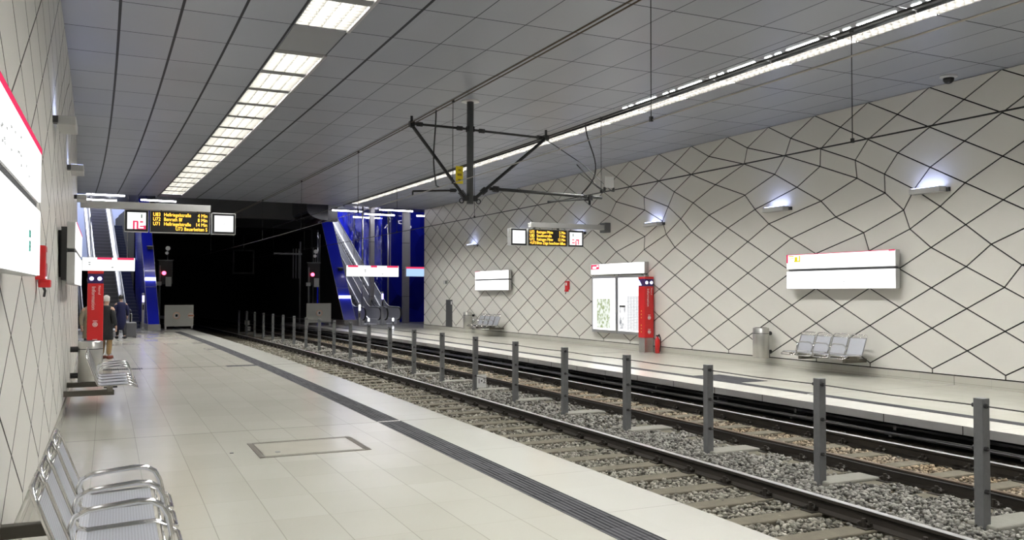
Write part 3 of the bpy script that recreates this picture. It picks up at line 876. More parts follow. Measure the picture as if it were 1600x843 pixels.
# ------------------------------------------------------------------ red information pillars
def sos_pillar(X, s, label, w=.34):
    t = thing('information_pillar', label, 'information pillar', X, s)
    a = w/2
    mb = MB(); mb.box(-a+.012, a-.012, -a+.012, a-.012, 0, .44); mb.build('plinth', M_STEEL, t, bevel=.01)
    mb = MB(); mb.box(-a, a, -a, a, .44, 2.0); mb.build('column_body', M_RED, t, bevel=.02)
    mb = MB(); mb.box(-a, a, -a, a, 2.22, 2.29); mb.build('cap', M_RED, t, bevel=.015)
    mb = MB(); mb.box(-a+.01, a-.01, -a+.01, a-.01, 2.0, 2.22); mb.build('lamp_head', mat('violet_head', (.03, .012, .10), .3), t)
    mb = MB()
    mb.add([(-a-.003, -.02, 2.03), (-a-.003, .12, 2.03), (-a-.003, .12, 2.19)], [(0,1,2)])
    mb.tube([(-.085, -a+.008, 2.11), (-.085, -a-.004, 2.11)], .045, 12); mb.tube([(.085, -a+.008, 2.11), (.085, -a-.004, 2.11)], .045, 12)
    mb.build('lamp', emit('pillar_lamp', (.70, .74, 1.), 2.5), t)
    for zc in (1.05, .62):
        p = MB(); n = 20
        for ring in (.052, .036, .02):
            p.tube([(ring*math.cos(2*math.pi*k/n), -a-.002, zc+ring*math.sin(2*math.pi*k/n)) for k in range(n)], .005, 5, closed=True)
        p.tube([(0, -a+.002, zc), (0, -a-.006, zc)], .012, 10)
        sp = p.build('speaker_rings', M_LETTER, t)
        p = MB(); p.box(-.05, .05, -a-.003, -a+.001, zc+.075, zc+.088); p.build('caption', M_LETTER, t)
        p = MB()
        for k in range(3): p.tube([(-a-.004, .0, zc+.10*k), (-a+.004, .0, zc+.10*k)], .022, 10)
        p.build('buttons', mat('button_yellow', (.75, .45, .08), .4), t)
    lettering('lettering', 'Information', .115, M_LETTER, t, (-.075, -a-.002, 1.93), (R(90), R(90), 0))
    lettering('lettering', 'Notruf', .075, M_LETTER, t, (.06, -a-.002, 1.95), (R(90), R(90), 0))
    return t
sos_pillar(14.79, 21.7, 'red information pillar on grey plinth beside the lit case on the right wall')
sos_pillar(-.27, 22.3, 'red information pillar standing behind the steel bin at the left wall')
# hose and extinguisher beside the right pillar
t = thing('fire_extinguisher', 'red extinguisher with black hose on the floor at the right pillar', 'extinguisher', 14.86, 21.22)
mb = MB(); mb.lathe([(.06,0),(.075,.01),(.075,.38),(.06,.43),(.03,.46),(.03,.5)], 18); mb.build('cylinder_body', M_RED, t, smooth=True)
mb = MB(); mb.tube([(0,-.0,.5),(.0,-.08,.56),(0,-.15,.45),(.0,-.15,.2),(0,-.12,.06)], .018, 8); mb.build('hose', M_BLACK, t, smooth=True)
mb = MB(); mb.box(-.02,.02,-.05,.05,.5,.54); mb.build('handle', M_BLACK, t)

# ------------------------------------------------------------------ wall mounted bins
def bin_(X, s, label, side):
    t = thing('litter_bin', label, 'bin', X, s, .19)
    mb = MB(); mb.lathe([(.19,0),(.2,.01),(.2,.73),(.185,.745),(.175,.745)], 36); mb.build('bin_body', M_STEEL, t, smooth=False)
    for p in t.children[0].data.polygons: p.use_smooth = abs(p.normal.z) < .5
    mb = MB(); mb.lathe([(.204,.60),(.204,.612)], 36); mb.build('lid_seam', M_DARK, t)
    mb = MB(); mb.lathe([(.15,.735),(.15,.749)], 28); mb.build('opening', M_BLACK, t)
    q = 1 if side > 0 else -1
    gap = (XR-X) if side > 0 else (X-XL+.0)
    for z in (.14, .6):
        mb = MB(); mb.tube([(q*.17, 0, z), (q*(gap+.01), 0, z)], .05, 12); mb.build('wall_mount', M_BLACK, t, smooth=False)
bin_(14.7, 16.7, 'stainless steel litter bin on the right wall beside the near bench', 1)
bin_(14.7, 34.7, 'stainless steel litter bin far along the right wall, beside the dark niche', 1)
bin_(-.34, 17.0, 'stainless steel litter bin on the left wall in front of red pillar', -1)

# ------------------------------------------------------------------ benches
def bench_meshes():
    w = .445
    d = {}
    seatp = [(.0, .455), (.05, .44), (.30, .452), (.41, .455), (.445, .44), (.46, .41)]   # x from the back, z
    backp = [(-.005, .47), (-.055, .60), (-.108, .74), (-.135, .815)]
    def sheet(prof, hw):
        mb = MB()
        for x, z in prof: mb.v += [(x, -hw, z), (x, hw, z), (x, -hw, z-.006), (x, hw, z-.006)]
        n = len(prof)
        for i in range(n-1):
            a = 4*i; b = a+4
            mb.face((a, a+1, b+1, b)); mb.face((a+2, b+2, b+3, a+3)); mb.face((a, b, b+2, a+2)); mb.face((a+1, a+3, b+3, b+1))
        mb.face((0,2,3,1)); mb.face((4*n-4, 4*n-3, 4*n-1, 4*n-2))
        L = 0.; U = []
        for i, (x, z) in enumerate(prof):
            if i: L += math.hypot(x-prof[i-1][0], z-prof[i-1][1])
            U.append(L)
        um = {}
        for i in range(n):
            for k, y in enumerate((-hw, hw, -hw, hw)): um[mb.v[4*i+k]] = (U[i], y)
        return mb, (lambda p: um[p])
    def loop(prof, hw, ext):
        pts = [(x, -hw, z) for x, z in prof] ; e = prof[-1]
        dx, dz = ext
        pts += [(e[0]+dx*.7, -hw+.012, e[1]+dz*.7), (e[0]+dx, -hw+.05, e[1]+dz), (e[0]+dx, hw-.05, e[1]+dz), (e[0]+dx*.7, hw-.012, e[1]+dz*.7)]
        pts += [(x, hw, z) for x, z in reversed(prof)]
        return pts
    hw = w/2
    d['seat'] = (*sheet(seatp[:-2], hw-.012), M_PERF, 0)
    d['backrest'] = (*sheet(backp, hw-.012), M_PERF, 0)
    mb = MB(); mb.tube(loop(seatp[:-1], hw, (.085, -.045)), .0125, 8, closed=False); mb.tube([(.44, -hw+.02, .437), (.44, hw-.02, .437)], .008, 6)
    d['seat_frame'] = (mb, None, M_CHROME, 1)
    mb = MB(); mb.tube(loop([(.0,.455)]+backp, hw, (-.030, .075)), .0125, 8); mb.tube([(-.138, -hw+.02, .822), (-.138, hw-.02, .822)], .008, 6)
    mb.tube([(-.152, -hw+.09, .85), (-.152, hw-.09, .85)], .006, 6)
    d['back_frame'] = (mb, None, M_CHROME, 1)
    return d
def bench(X, s, side, label, arms=(-.49, 0, .49), depth=.0):
    t = thing('bench', label, 'bench', X, s, 0, 0 if side < 0 else math.pi)
    md = bench_meshes()
    first = {}
    for i in range(4):
        y = -.735+.49*i
        for nm, (mb, uv, m, sm) in md.items():
            if nm not in first:
                first[nm] = o = mb.build(nm, m, t, smooth=bool(sm), uv=uv)
            else:
                o = first[nm].copy(); COL.objects.link(o); o.parent = t
            o.location = (0, y, 0)
    for y in arms:
        mb = MB()
        path = [(-.01, y, .50), (-.02, y, .58), (.0, y, .635), (.06, y, .665), (.15, y, .675), (.30, y, .69), (.37, y, .685), (.42, y, .655), (.45, y, .60), (.47, y, .50), (.47, y, .44)]
        mb.tube(path, .016, 10); mb.build('armrest', M_CHROME, t, smooth=True)
    mb = MB(); mb.box(.12, .20, -1.0, 1.0, .36, .43); mb.build('beam', M_BRACK, t, bevel=.006)
    gap = (X-XL+.02) if side < 0 else (XR-X+.01)
    for y in (-.66, .66):
        mb = MB(); mb.box(-gap, .22, y-.04, y+.04, .28, .36); mb.build('wall_bracket', M_BRACK, t, bevel=.006)
    for y in (-.735,-.245,.245,.735):
        mb = MB(); mb.box(.08, .26, y-.05, y+.05, .395, .43); mb.build('seat_clamp', M_BLACK, t)
    return t
bench(-.21, 5.5, -1, 'near stainless steel bench of four seats under the huge lit sign')
bench(-.21, 14.75, -1, 'stainless steel bench of four seats in front of the left steel bin')
bench(14.6, 14.45, 1, 'stainless steel bench of four seats under the wide white right sign', arms=(.49,-.49,0))
bench(14.6, 32.5, 1, 'small looking stainless steel bench far along the right platform beside bin', arms=(.49,-.49,0))

# ------------------------------------------------------------------ alarms and small wall boxes
def alarm(side, X, s, label):
    t = thing('alarm_box', label, 'alarm', X, s, 1.86)
    q = -1 if side > 0 else 1
    bx = lambda a, b: (min(a*q, b*q), max(a*q, b*q))
    mb = MB(); x0, x1 = bx(-.005, .08); mb.box(x0, x1, -.11, .11, .05, .36); mb.build('casing', M_RED, t, bevel=.012)
    mb = MB(); x0, x1 = bx(.02, .12); mb.box(x0, x1, -.07, .07, -.02, .05); mb.build('handle', M_RED, t, bevel=.01)
    mb = MB(); x0, x1 = bx(.08, .086); mb.box(x0, x1, -.05, .05, .2, .3); mb.build('glass', M_WHITE, t)
    mb = MB(); mb.tube([(q*.05, .04, .0), (q*.07, .06, -.05), (q*.06, .10, -.10)], .012, 6); mb.build('cord', M_BLACK, t)
alarm(1, XR, 26.7, 'small red alarm box on the right wall left of the lit case')
alarm(-1, XL-.035, 8.9, 'red alarm box on the left wall beyond the huge lit sign')
t = thing('switch_box', 'tiny grey box on the right wall above the dark niche', 'box', XR, 37.8, 2.2)
mb = MB(); mb.box(-.08, .01, -.2, .2, 0, .18); mb.build('casing', M_GREY, t, bevel=.01)
mb = MB(); mb.box(-.085, -.08, -.2, -.06, .02, .16); mb.build('socket', M_DARK, t)
t = thing('wall_niche', 'dark narrow niche panel in the right wall near the blue glass', 'niche', XR, 37.45, .19)
mb = MB(); mb.box(-.02, .01, -.36, .36, 0, 1.27); mb.build('panel', M_DARK, t)
mb = MB(); mb.box(-.035, -.02, -.36, -.26, 1.05, 1.2); mb.build('latch', M_WHITE, t)
t = thing('dome_camera', 'small white dome camera on the ceiling near the right wall', 'camera', 14.55, 11.35, ZC)
mb = MB(); mb.lathe([(.16,0),(.16,-.03),(.12,-.05)], 24); mb.build('mount_ring', M_GREY, t)
mb = MB(); mb.lathe([(.10,-.05),(.095,-.10),(.06,-.14),(.02,-.155)], 24); mb.build('dome', M_BLACK, t, smooth=True)

# ------------------------------------------------------------------ passenger displays
def display(s, bx0, bx1, bz0, bz1, boxes, label, rows, flip):
    """boxes: (x0, x1, kind)"""
    t = thing('departure_display', label, 'display', (boxes[1][0]+boxes[1][1])/2, s, 3.28)
    cx = (boxes[1][0]+boxes[1][1])/2
    X0 = lambda x: x-cx
    mb = MB(); mb.box(X0(bx0), X0(bx1), -.06, .16, bz0-3.28, bz1-3.28); mb.build('beam', M_GREY, t, bevel=.008)
    if not flip:
        mb = MB(); mb.box(X0(XR)-.2, X0(XR)+.01, -.12, .22, bz0-3.28-.08, bz1-3.28+.08); mb.build('wall_plate', M_GALV, t)
    mb = MB()
    for x in (boxes[1][0]+.25, boxes[1][1]-.3): mb.box(X0(x)-.015, X0(x)+.015, -.02, .1, .5, bz0-3.28+.02)
    mb.build('hanger', M_DARK, t)
    for x0, x1, kd in boxes:
        c = MB(); c.box(X0(x0), X0(x1), -.02, .24, 0, .54); cs = c.build('casing', M_GREY, t, bevel=.008)
        c = MB(); c.box(X0(x0)+.012, X0(x1)-.012, -.026, -.018, .014, .526); c.build('bezel', M_BLACK, cs)
        if kd == 'led': continue
        c = MB(); c.box(X0(x0)+.06, X0(x1)-.06, -.032, -.025, .065, .475); c.build('face', E_SIGN2, cs)
        if kd == 'logo':
            c = MB(); a = X0(x0)+.06; b = X0(x1)-.06; w = b-a
            if flip:
                c.box(a+.30*w, a+.40*w, -.036, -.031, .065, .27); c.box(a+.30*w, a+.58*w, -.036, -.031, .235, .27); c.box(a+.50*w, a+.60*w, -.036, -.031, .065, .25)
                c.box(a+.68*w, a+.85*w, -.036, -.031, .225, .265); c.box(a+.68*w, a+.88*w, -.036, -.031, .12, .15); c.box(a+.88*w, b, -.036, -.031, .065, .16); c.box(a+.6*w, b, -.036, -.031, .065, .085)
            else:
                c.box(a+.2*w, a+.35*w, -.036, -.031, .215, .25); c.box(a+.18*w, a+.40*w, -.036, -.031, .12, .155)
                c.box(a+.50*w, a+.75*w, -.036, -.031, .21, .25); c.box(a+.46*w, a+.54*w, -.036, -.031, .065, .2); c.box(a+.66*w, a+.74*w, -.036, -.031, .085, .22)
            c.build('red_logo', M_PINK, cs)
            c = MB(); k = .74 if flip else .25
            c.box(a+k*w, a+k*w+.025, -.036, -.031, .34, .43); c.build('clock_mark', mat('dark_green_print', (.03, .12, .09), .6), cs)
        else:
            c = MB(); m = (X0(x0)+X0(x1))/2; c.box(m-.01, m+.01, -.036, -.031, .25, .28); c.build('centre_mark', M_SPECK, cs)
    a, b = X0(boxes[1][0])+.06, X0(boxes[1][1])-.06
    for i, (l, d, tm) in enumerate(rows):
        z = .405-.115*i
        if l: lettering('led_text', l, .125, E_AMBER, t, (a, -.03, z), (R(90), 0, 0), 'LEFT', sx=.82)
        if d: lettering('led_text', d, .125, E_AMBER, t, (a+.25 if l else b, -.03, z), (R(90), 0, 0), 'LEFT' if l else 'RIGHT', sx=.80)
        if tm: lettering('led_text', tm, .125, E_AMBER, t, (b, -.03, z), (R(90), 0, 0), 'RIGHT', sx=.82)
    return t
display(23.0, -.62, 2.34, 3.83, 4.0, [(.35,.89,'logo'), (.93,2.33,'led'), (2.38,2.96,'plain')],
        'hanging departure display on a beam over the near platform, with red logo panel left',
        [('U83','Hellriegelstraße','4 Min'), ('U72','Benrath Bf','8 Min'), ('U71','Hellriegelstraße','14 Min'), ('','U73 Bauarbeiten S','')], True)
display(24.1, 12.1, 15.0, 3.87, 4.03, [(11.40,11.96,'plain'), (12.0,13.42,'led'), (13.46,14.04,'logo')],
        'hanging departure display on a beam from the right wall, with red logo panel right',
        [('U72','Ratingen Mitte','5 Min'), ('U83','Staufenstraße','7 Min'), ('U72','Ratingen Mitte','12 Min'), ('+U73','Bitte Züge beachten bis','Bus')], False)

# ------------------------------------------------------------------ white signs hanging at the entrances
def hang_sign(x0, x1, s, z0, z1, label, face, reds, marks):
    t = thing('hanging_sign', label, 'sign', (x0+x1)/2, s, z0)
    w = (x1-x0)/2; h = z1-z0
    mb = MB(); mb.box(-w, w, 0, .18, 0, h); mb.build('casing', M_WHITE, t, bevel=.01)
    mb = MB(); mb.box(-w+.01, w-.01, -.008, .002, .01, h-.01); mb.build('face', face, t)
    mb = MB()
    for a, b in reds: mb.box(-w+a*2*w, -w+b*2*w, -.014, -.006, h-.1, h-.005)
    mb.build('red_edge', M_PINK, t)
    mb = MB()
    for a, zz in marks: mb.box(-w+a*2*w, -w+a*2*w+.08, -.014, -.006, zz, zz+.035)
    mb.build('small_print', M_SPECK, t)
    mb = MB()
    for x in (-w*.7, w*.7): mb.tube([(x, .09, h-.02), (x, .09, 6.75-z0)], .018, 8)
    mb.build('hanger', M_SATIN, t)
hang_sign(-.43, 1.70, 42., 2.73, 3.33, 'white lit sign with red top edge hanging before left escalators', E_SIGN2, [(.28,.56),(.66,.98)], [(.12,.35),(.12,.26),(.55,.15)])
hang_sign(11.41, 14.19, 42., 2.60, 3.17, 'white lit sign with red top edge hanging before right escalators', E_SIGN2, [(.03,.22),(.46,.58),(.77,.99)], [(.34,.32),(.34,.24),(.67,.12)])
hang_sign(14.75, 16.4, 42.4, 2.64, 3.15, 'pale blue lit sign hanging by the end of the right wall', E_SIGNB, [(0,1)], [(.8,.12),(.75,.14)])

# ------------------------------------------------------------------ tracks
def rail(X, label, top):
    prof = [(-.0625,-.155),(.0625,-.155),(.0625,-.145),(.012,-.12),(.009,-.05),(.034,-.035),(.035,-.006),(.028,0),(-.028,0),(-.035,-.006),(-.034,-.035),(-.009,-.05),(-.012,-.12),(-.0625,-.145)]
    prof = [(X+a, -.25+b) for a, b in prof]
    ms = [0]*14
    for k in (6,7,8): ms[k] = 1
    mb = strip_mesh(prof, S0+1, 74, .8, mats=ms)
    o = mb.build('rail', [M_RAIL, top], bent=True)
    return tag(o, label, 'rail')
rail(4.98, 'rail of near track half hidden under the near platform edge', M_RAILTOP)
rail(6.485, 'dark rail with polished head running just beyond near platform', M_RAILTOP)
rail(8.33, 'brown rusty rail just behind the row of fence posts', M_RAILBROWN)
rail(9.69, 'rail with bright head running along the far platform edge', M_RAILTOP)
# dark pipes under the far platform edge
for X, z, r, lab in ((10.66, -.205, .022, 'dark pipe along the far platform, upper of the two under its edge'), (10.56, -.30, .03, 'dark pipe along the far platform, lower of the two under its edge')):
    mb = MB(); mb.tube([(X, s, z) for s in srange(S0+1, 47, 1.5)], r, 8)
    for s in srange(S0+2, 46, 2.0): mb.box(X-.02, X+.3, s, s+.05, z-.05, z+.02)
    tag(mb.build('pipe', mat('pipe_dark', (.22, .22, .23), .3, .9), bent=True), lab, 'pipe')
def sleeper():
    t = thing('sleeper', '', 'sleeper', 0, 0, ZB)
    mb = MB(); mb.box(-1.15, 1.15, -.12, .12, -.12, .025); mb.build('beam', M_SLEEP, t, bevel=.015)
    for x in (-.7175, .7175):
        mb = MB(); mb.box(x-.16, x+.16, -.08, .08, .02, .035)
        for q in (-1, 1):
            mb.box(x+q*.075-.03, x+q*.075+.03, -.055, .055, .03, .075); mb.tube([(x+q*.10, 0, .03), (x+q*.10, 0, .115)], .02, 8)
            mb.tube([(x+q*.11, -.06, .06), (x+q*.06, -.02, .085), (x+q*.06, .03, .085), (x+q*.12, .06, .06)], .012, 6)
        mb.build('rail_clip', M_RAIL, t)
    return t
sl = sleeper(); first = True
for Xc, lab, grp in ((5.7675, 'weathered sleeper under the near track', 'sleepers of the near track'), (9.01, 'weathered sleeper under the far track', 'sleepers of the far track')):
    for i in range(62):
        s = 4.0+.672*i
        o = sl if first else copy_tree(sl); first = False
        put(o, Xc, s, ZB, random.uniform(-.012, .012)); o['label'] = lab; o['group'] = grp

# fence posts between the tracks
def post():
    t = thing('fence_post', '', 'post', 0, 0, ZB)
    mb = MB(); mb.box(-.05, .05, -.05, .05, -.05, 1.24); mb.build('shaft', M_GALV, t, bevel=.006)
    for z in (1.17, .77, .37):
        mb = MB(); mb.tube([(-.02, -.075, z), (-.02, .075, z)], .022, 8); mb.build('cable_clamp', M_BLACK, t)
    mb = MB(); mb.box(-.02, .78, -.16, .16, -.1, .06); mb.build('base_slab', M_CONC, t, bevel=.02)
    return t
po = post()
ORD = ['nearest','second','third','fourth','fifth','sixth','seventh','eighth','ninth','tenth']
for i in range(22):
    o = po if i == 0 else copy_tree(po)
    put(o, 7.43, 5.57+2.04*i, ZB)
    if i < 10:
        o['label'] = ('grey square fence post between the tracks, nearest the camera' if i == 0 else
                      'grey fence post between the tracks, seventh from the camera, carrying the white number plate' if i == 6 else
                      'grey square fence post between the tracks, %s counted from the camera' % ORD[i])
    else: o['label'] = 'distant grey fence post between the tracks towards the tunnel'; o['group'] = 'distant fence posts towards the tunnel'
    if i < 10: o['group'] = 'fence posts between the tracks'
for z, lab in ((1.17, 'top'), (.77, 'middle'), (.37, 'bottom')):
    mb = MB()
    pts = []
    for i in range(-4, 22):
        s = 5.57+2.04*i; pts += [(7.41, s, ZB+z), (7.41, s+1.02, ZB+z-.012)]
    mb.tube(pts[:-1], .007, 6)
    tag(mb.build('fence_cable', mat('cable_dark', (.05, .05, .05), .5, .5), bent=True), lab+' steel cable of the fence between the tracks', 'cable')
s7 = 5.57+2.04*6
t = thing('number_plate', 'small white number plate low on the seventh fence post', 'plate', 7.53, s7-.08, -.20)
mb = MB(); mb.box(-.1, .13, -.012, .0, -.13, .16); mb.build('plate', M_WHITE, t, bevel=.004)
lettering('lettering', '1•2', .15, M_LETTERB, t, (.015, -.014, -.03), (R(90), 0, 0), 'CENTER')
t = thing('dwarf_signal', 'small grey signal box on a post among the distant fence posts', 'signal', 7.5, 46.6, ZB)
mb = MB(); mb.box(-.04,.04,-.04,.04,0,1.2); mb.build('post', M_GALV, t)
mb = MB(); mb.box(-.12,.12,-.1,.05,.5,.75); mb.box(-.1,.16,-.1,.05,.2,.42); mb.build('signal_head', M_GREY, t, bevel=.01)

# ballast stones
def ballast():
    phi = (1+5**.5)/2
    ico = np.array([(-1,phi,0),(1,phi,0),(-1,-phi,0),(1,-phi,0),(0,-1,phi),(0,1,phi),(0,-1,-phi),(0,1,-phi),(phi,0,-1),(phi,0,1),(-phi,0,-1),(-phi,0,1)], float)
    ico /= np.linalg.norm(ico[0])
    tri = np.array([(0,11,5),(0,5,1),(0,1,7),(0,7,10),(0,10,11),(1,5,9),(5,11,4),(11,10,2),(10,7,6),(7,1,8),(3,9,4),(3,4,2),(3,2,6),(3,6,8),(3,8,9),(4,9,5),(2,4,11),(6,2,10),(8,6,7),(9,8,1)])
    rng = np.random.default_rng(3)
    P = []; Rr = []
    for s0, s1, dens, r0, r1 in ((3.2, 12, 760, .016, .031), (12, 20, 300, .022, .036), (20, 40, 70, .03, .05)):
        n = int((s1-s0)*(EDGE_R+.1-EDGE_L)*dens)
        x = rng.uniform(EDGE_L+.02, EDGE_R+.1, n); s = rng.uniform(s0, s1, n)
        P.append(np.stack([x, s], 1)); Rr.append(rng.uniform(r0, r1, n))
    P = np.concatenate(P); Rr = np.concatenate(Rr)
    # keep the tops of sleepers and slabs mostly clear
    ph = np.abs((P[:,1]-4.0+.336) % .672-.336)
    on_track = (np.abs(P[:,0]-5.7675) < 1.15) | (np.abs(P[:,0]-9.01) < 1.15)
    keep = ~(on_track & (ph < .14) & (rng.random(len(P)) < .95))
    phs = np.abs((P[:,1]-5.57+1.02) % 2.04-1.02)
    keep &= ~((P[:,0] > 7.36) & (P[:,0] < 8.25) & (phs < .19))
    for xr in (4.98, 6.485, 8.33, 9.69): keep &= np.abs(P[:,0]-xr) > .075
    P = P[keep]; Rr = Rr[keep]; n = len(P)
    jit = 1+rng.uniform(-.28, .28, (n, 12, 1))
    sc = rng.uniform(.7, 1.25, (n, 1, 3)); sc[:,:,2] *= .8
    V = ico[None]*jit*sc*Rr[:,None,None]
    a = rng.uniform(0, 2*np.pi, n); ca, sa = np.cos(a)[:,None], np.sin(a)[:,None]
    V = np.stack([V[:,:,0]*ca-V[:,:,1]*sa, V[:,:,0]*sa+V[:,:,1]*ca, V[:,:,2]], 2)
    zz = ZB-.022+rng.uniform(0, .035, n)
    mid = (P[:,0] > 6.6) & (P[:,0] < 8.2); zz = zz+np.where(mid, .03, 0)
    wx = P[:,0]-CC*P[:,1]**2; wy = P[:,1]+2*CC*P[:,1]*P[:,0]
    V[:,:,0] += wx[:,None]; V[:,:,1] += wy[:,None]; V[:,:,2] += zz[:,None]
    F = (tri[None]+12*np.arange(n)[:,None,None]).reshape(-1, 3)
    V = V.reshape(-1, 3)
    me = bpy.data.meshes.new('ballast_stones')
    me.vertices.add(len(V)); me.vertices.foreach_set('co', V.ravel().astype(np.float32))
    me.loops.add(F.size); me.loops.foreach_set('vertex_index', F.ravel().astype(np.int32))
    me.polygons.add(len(F)); me.polygons.foreach_set('loop_start', np.arange(0, F.size, 3, dtype=np.int32))
    me.update(calc_edges=True)
    uv = me.uv_layers.new(name='UVMap')
    per = np.repeat(P, 60, axis=0).astype(np.float32)
    uv.data.foreach_set('uv', per.ravel())
    me.materials.append(M_STONE)
    o = bpy.data.objects.new('ballast_stones', me); COL.objects.link(o)
    tag(o, 'loose grey and rusty ballast stones filling both tracks', 'ballast', kind='stuff')
ballast()

# ------------------------------------------------------------------ overhead line
CAT = 17.32
t = thing('catenary_mast', 'dark mast hanging from the ceiling with arms for both overhead lines', 'catenary mast', 7.08, CAT, 3.74)
Z = lambda z: z-3.74
mb = MB(); mb.tube([(0,0,0),(0,0,Z(ZC)-.001)], .075, 20); mb.build('mast', M_MAST, t, smooth=False)
for p in t.children[0].data.polygons: p.use_smooth = abs(p.normal.z) < .5
mb = MB(); mb.lathe([(.2,Z(ZC)-.02),(.2,Z(ZC)-.001)], 24); mb.build('flange', M_WHITE, t)
def arm(nm, a, b, r=.03, m=M_BLACK, ins=()):
    mb = MB(); A, Bv = Vector((a[0]-7.08, 0, Z(a[1]))), Vector((b[0]-7.08, 0, Z(b[1])))
    mb.tube([A, Bv], r, 10)
    d = (Bv-A)
    for f in ins:
        for k in range(4):
            q = A+d*f+d.normalized()*(k*.035); mb.tube([q, q+d.normalized()*.018], r*1.9, 10)
    return mb.build(nm, m, t, smooth=False)
arm('upper_arm', (7.05,5.38), (5.73,5.39), .026, ins=(.12,.82)); arm('upper_arm', (7.11,5.37), (8.96,5.33), .026, ins=(.1,.88))
arm('diagonal_arm', (5.73,5.36), (6.98,3.85), .036, ins=(.9,)); arm('diagonal_arm', (8.96,5.33), (7.19,3.86), .036, ins=(.85,))
arm('lower_arm', (6.76,4.02), (5.76,3.95), .022, ins=(.02,)); arm('lower_arm', (7.55,4.10), (10.45,4.04), .036, ins=(.03,))
arm('steady_arm', (10.12,4.0), (9.02,3.88), .024, ins=(.0,)); arm('steady_arm', (5.76,3.95), (5.76,3.86), .018)
mb = MB()
for x, z in ((5.73,5.38),(8.96,5.34),(6.98,3.86),(7.19,3.86),(10.12,4.02),(7.05,5.38),(7.11,5.38)):
    mb.box(x-7.08-.05, x-7.08+.05, -.06, .06, Z(z)-.06, Z(z)+.06)
mb.tube([(5.73-7.08,0,Z(5.3)),(5.73-7.08,0,Z(5.55))], .03, 8); mb.tube([(8.96-7.08,0,Z(5.3)),(8.96-7.08,0,Z(5.52))], .03, 8)
mb.tube([(9.02-7.08,0,Z(3.9)),(9.02-7.08,0,Z(3.84))], .02, 8); mb.tube([(10.12-7.08,0,Z(4.06)),(10.12-7.08,0,Z(3.86))], .03, 8)
for x in (-.2, .2): mb.tube([(x+.05*math.cos(a), 0, Z(3.80)+.05*math.sin(a)) for a in [2*math.pi*k/10 for k in range(10)]], .012, 6, closed=True)
mb.build('clamp', M_BLACK, t)
tp = thing('warning_plate', 'small yellow plate on the left diagonal arm of the mast', 'plate', 6.80, CAT-.06, 4.16)
mb = MB(); mb.box(-.085, .085, -.012, .0, 0, .38); mb.build('plate', M_YEL, tp, bevel=.004)
mb = MB(); mb.box(-.05, .05, -.015, -.011, .17, .22); mb.box(-.03, .03, -.015, -.011, .28, .31); mb.box(-.03, .03, -.015, -.011, .07, .10); mb.build('print', mat('ochre_print', (.35, .24, .01), .6), tp)
def wire(name, X, z, s0, s1, r, m, label, pts=None):
    mb = MB(); mb.tube(pts or [(X, s, z) for s in srange(s0, s1, 1.2)], r, 6)
    return tag(mb.build(name, m, bent=True), label, 'wire')
M_WIRE = mat('wire_black', (.012, .012, .012), .5)
M_COPPER = mat('wire_worn_copper', (.30, .28, .25), .3, .9)
M_MESS = mat('wire_brown', (.07, .05, .025), .5, .4)
wire('messenger_wire', 5.70, 5.40, S0+1, 58, .012, M_MESS, 'left one of the twin upper wires over the near track')
wire('messenger_wire', 5.79, 5.40, S0+1, 58, .012, M_MESS, 'right one of the twin upper wires over the near track')
wire('messenger_wire', 8.96, 5.36, S0+1, 58, .017, M_WIRE, 'black upper wire over the far track')
wire('contact_wire', 5.76, 3.86, S0+1, 70, .009, M_COPPER, 'pale lower contact wire over the near track')
wire('contact_wire', 9.02, 3.85, S0+1, 70, .011, M_WIRE, 'dark lower contact wire crossing in front of the right wall')
drops = [8.55+6.45*i for i in range(-1, 7)]
for i, s in enumerate(drops):
    for X, zt, zb, nm in ((5.745, 5.40, 3.86, 'near'), (8.99, 5.36, 3.85, 'far')):
        mb = MB(); mb.tube([(0,0,0),(0,0,zt-zb)], .006, 6); mb.box(-.018,.018,-.018,.018,-.02,.04); mb.box(-.02,.02,-.02,.02,zt-zb-.03,zt-zb+.03)
        o = mb.build('dropper_wire', M_WIRE, loc=B(X, s, zb), rot=(0,0,heading(s)))
        tag(o, 'thin vertical dropper wire over the %s track%s' % (nm, '' if i > 2 else (', nearest of its row' if i <= 1 else ', beside the hanging mast')), 'wire', 'droppers over the %s track' % nm)
for X, s, zt, zb, bow, nm in ((5.745, 15.9, 5.40, 3.9, -.10, 'near'), (8.98, 15.6, 5.36, 3.9, .55, 'far')):
    n = 14; pts = []
    for k in range(n+1):
        f = k/n; pts.append((X+bow*math.sin(math.pi*f)*f*.9, s+.9*bow*f*f*.3, zt+(zb-zt)*f))
    pts += [(pts[-1][0]+.06, pts[-1][1], zb-.02)]
    wire('jumper_cable', 0, 0, 0, 0, .014, M_WIRE, 'slack black jumper cable between the wires over the %s track' % nm, pts)
wire('stay_wire', 0, 0, 0, 0, .010, M_WIRE, 'slanting stay wire from the mast arm tip to the long lower arm', [(8.96, CAT, 5.30), (9.75, CAT-.3, 4.75), (10.35, CAT-.6, 4.12)])
t = thing('wire_plate', 'small white plate standing on the far contact wire', 'plate', 9.02, 14.75, 3.86)
mb = MB(); mb.box(-.11, .11, -.01, .01, .05, .28); mb.build('plate', M_GREY, t, bevel=.004)
mb = MB(); mb.box(-.12,-.09,-.02,.02,-.02,.06); mb.box(.09,.12,-.02,.02,-.02,.06); mb.build('clamp', M_BLACK, t)
wire('stay_wire', 0, 0, 0, 0, .010, M_WIRE, 'short slanting stay wire ending at the small white plate', [(9.0, 16.0, 4.55), (9.02, 15.2, 4.0), (9.02, 14.95, 3.88)])

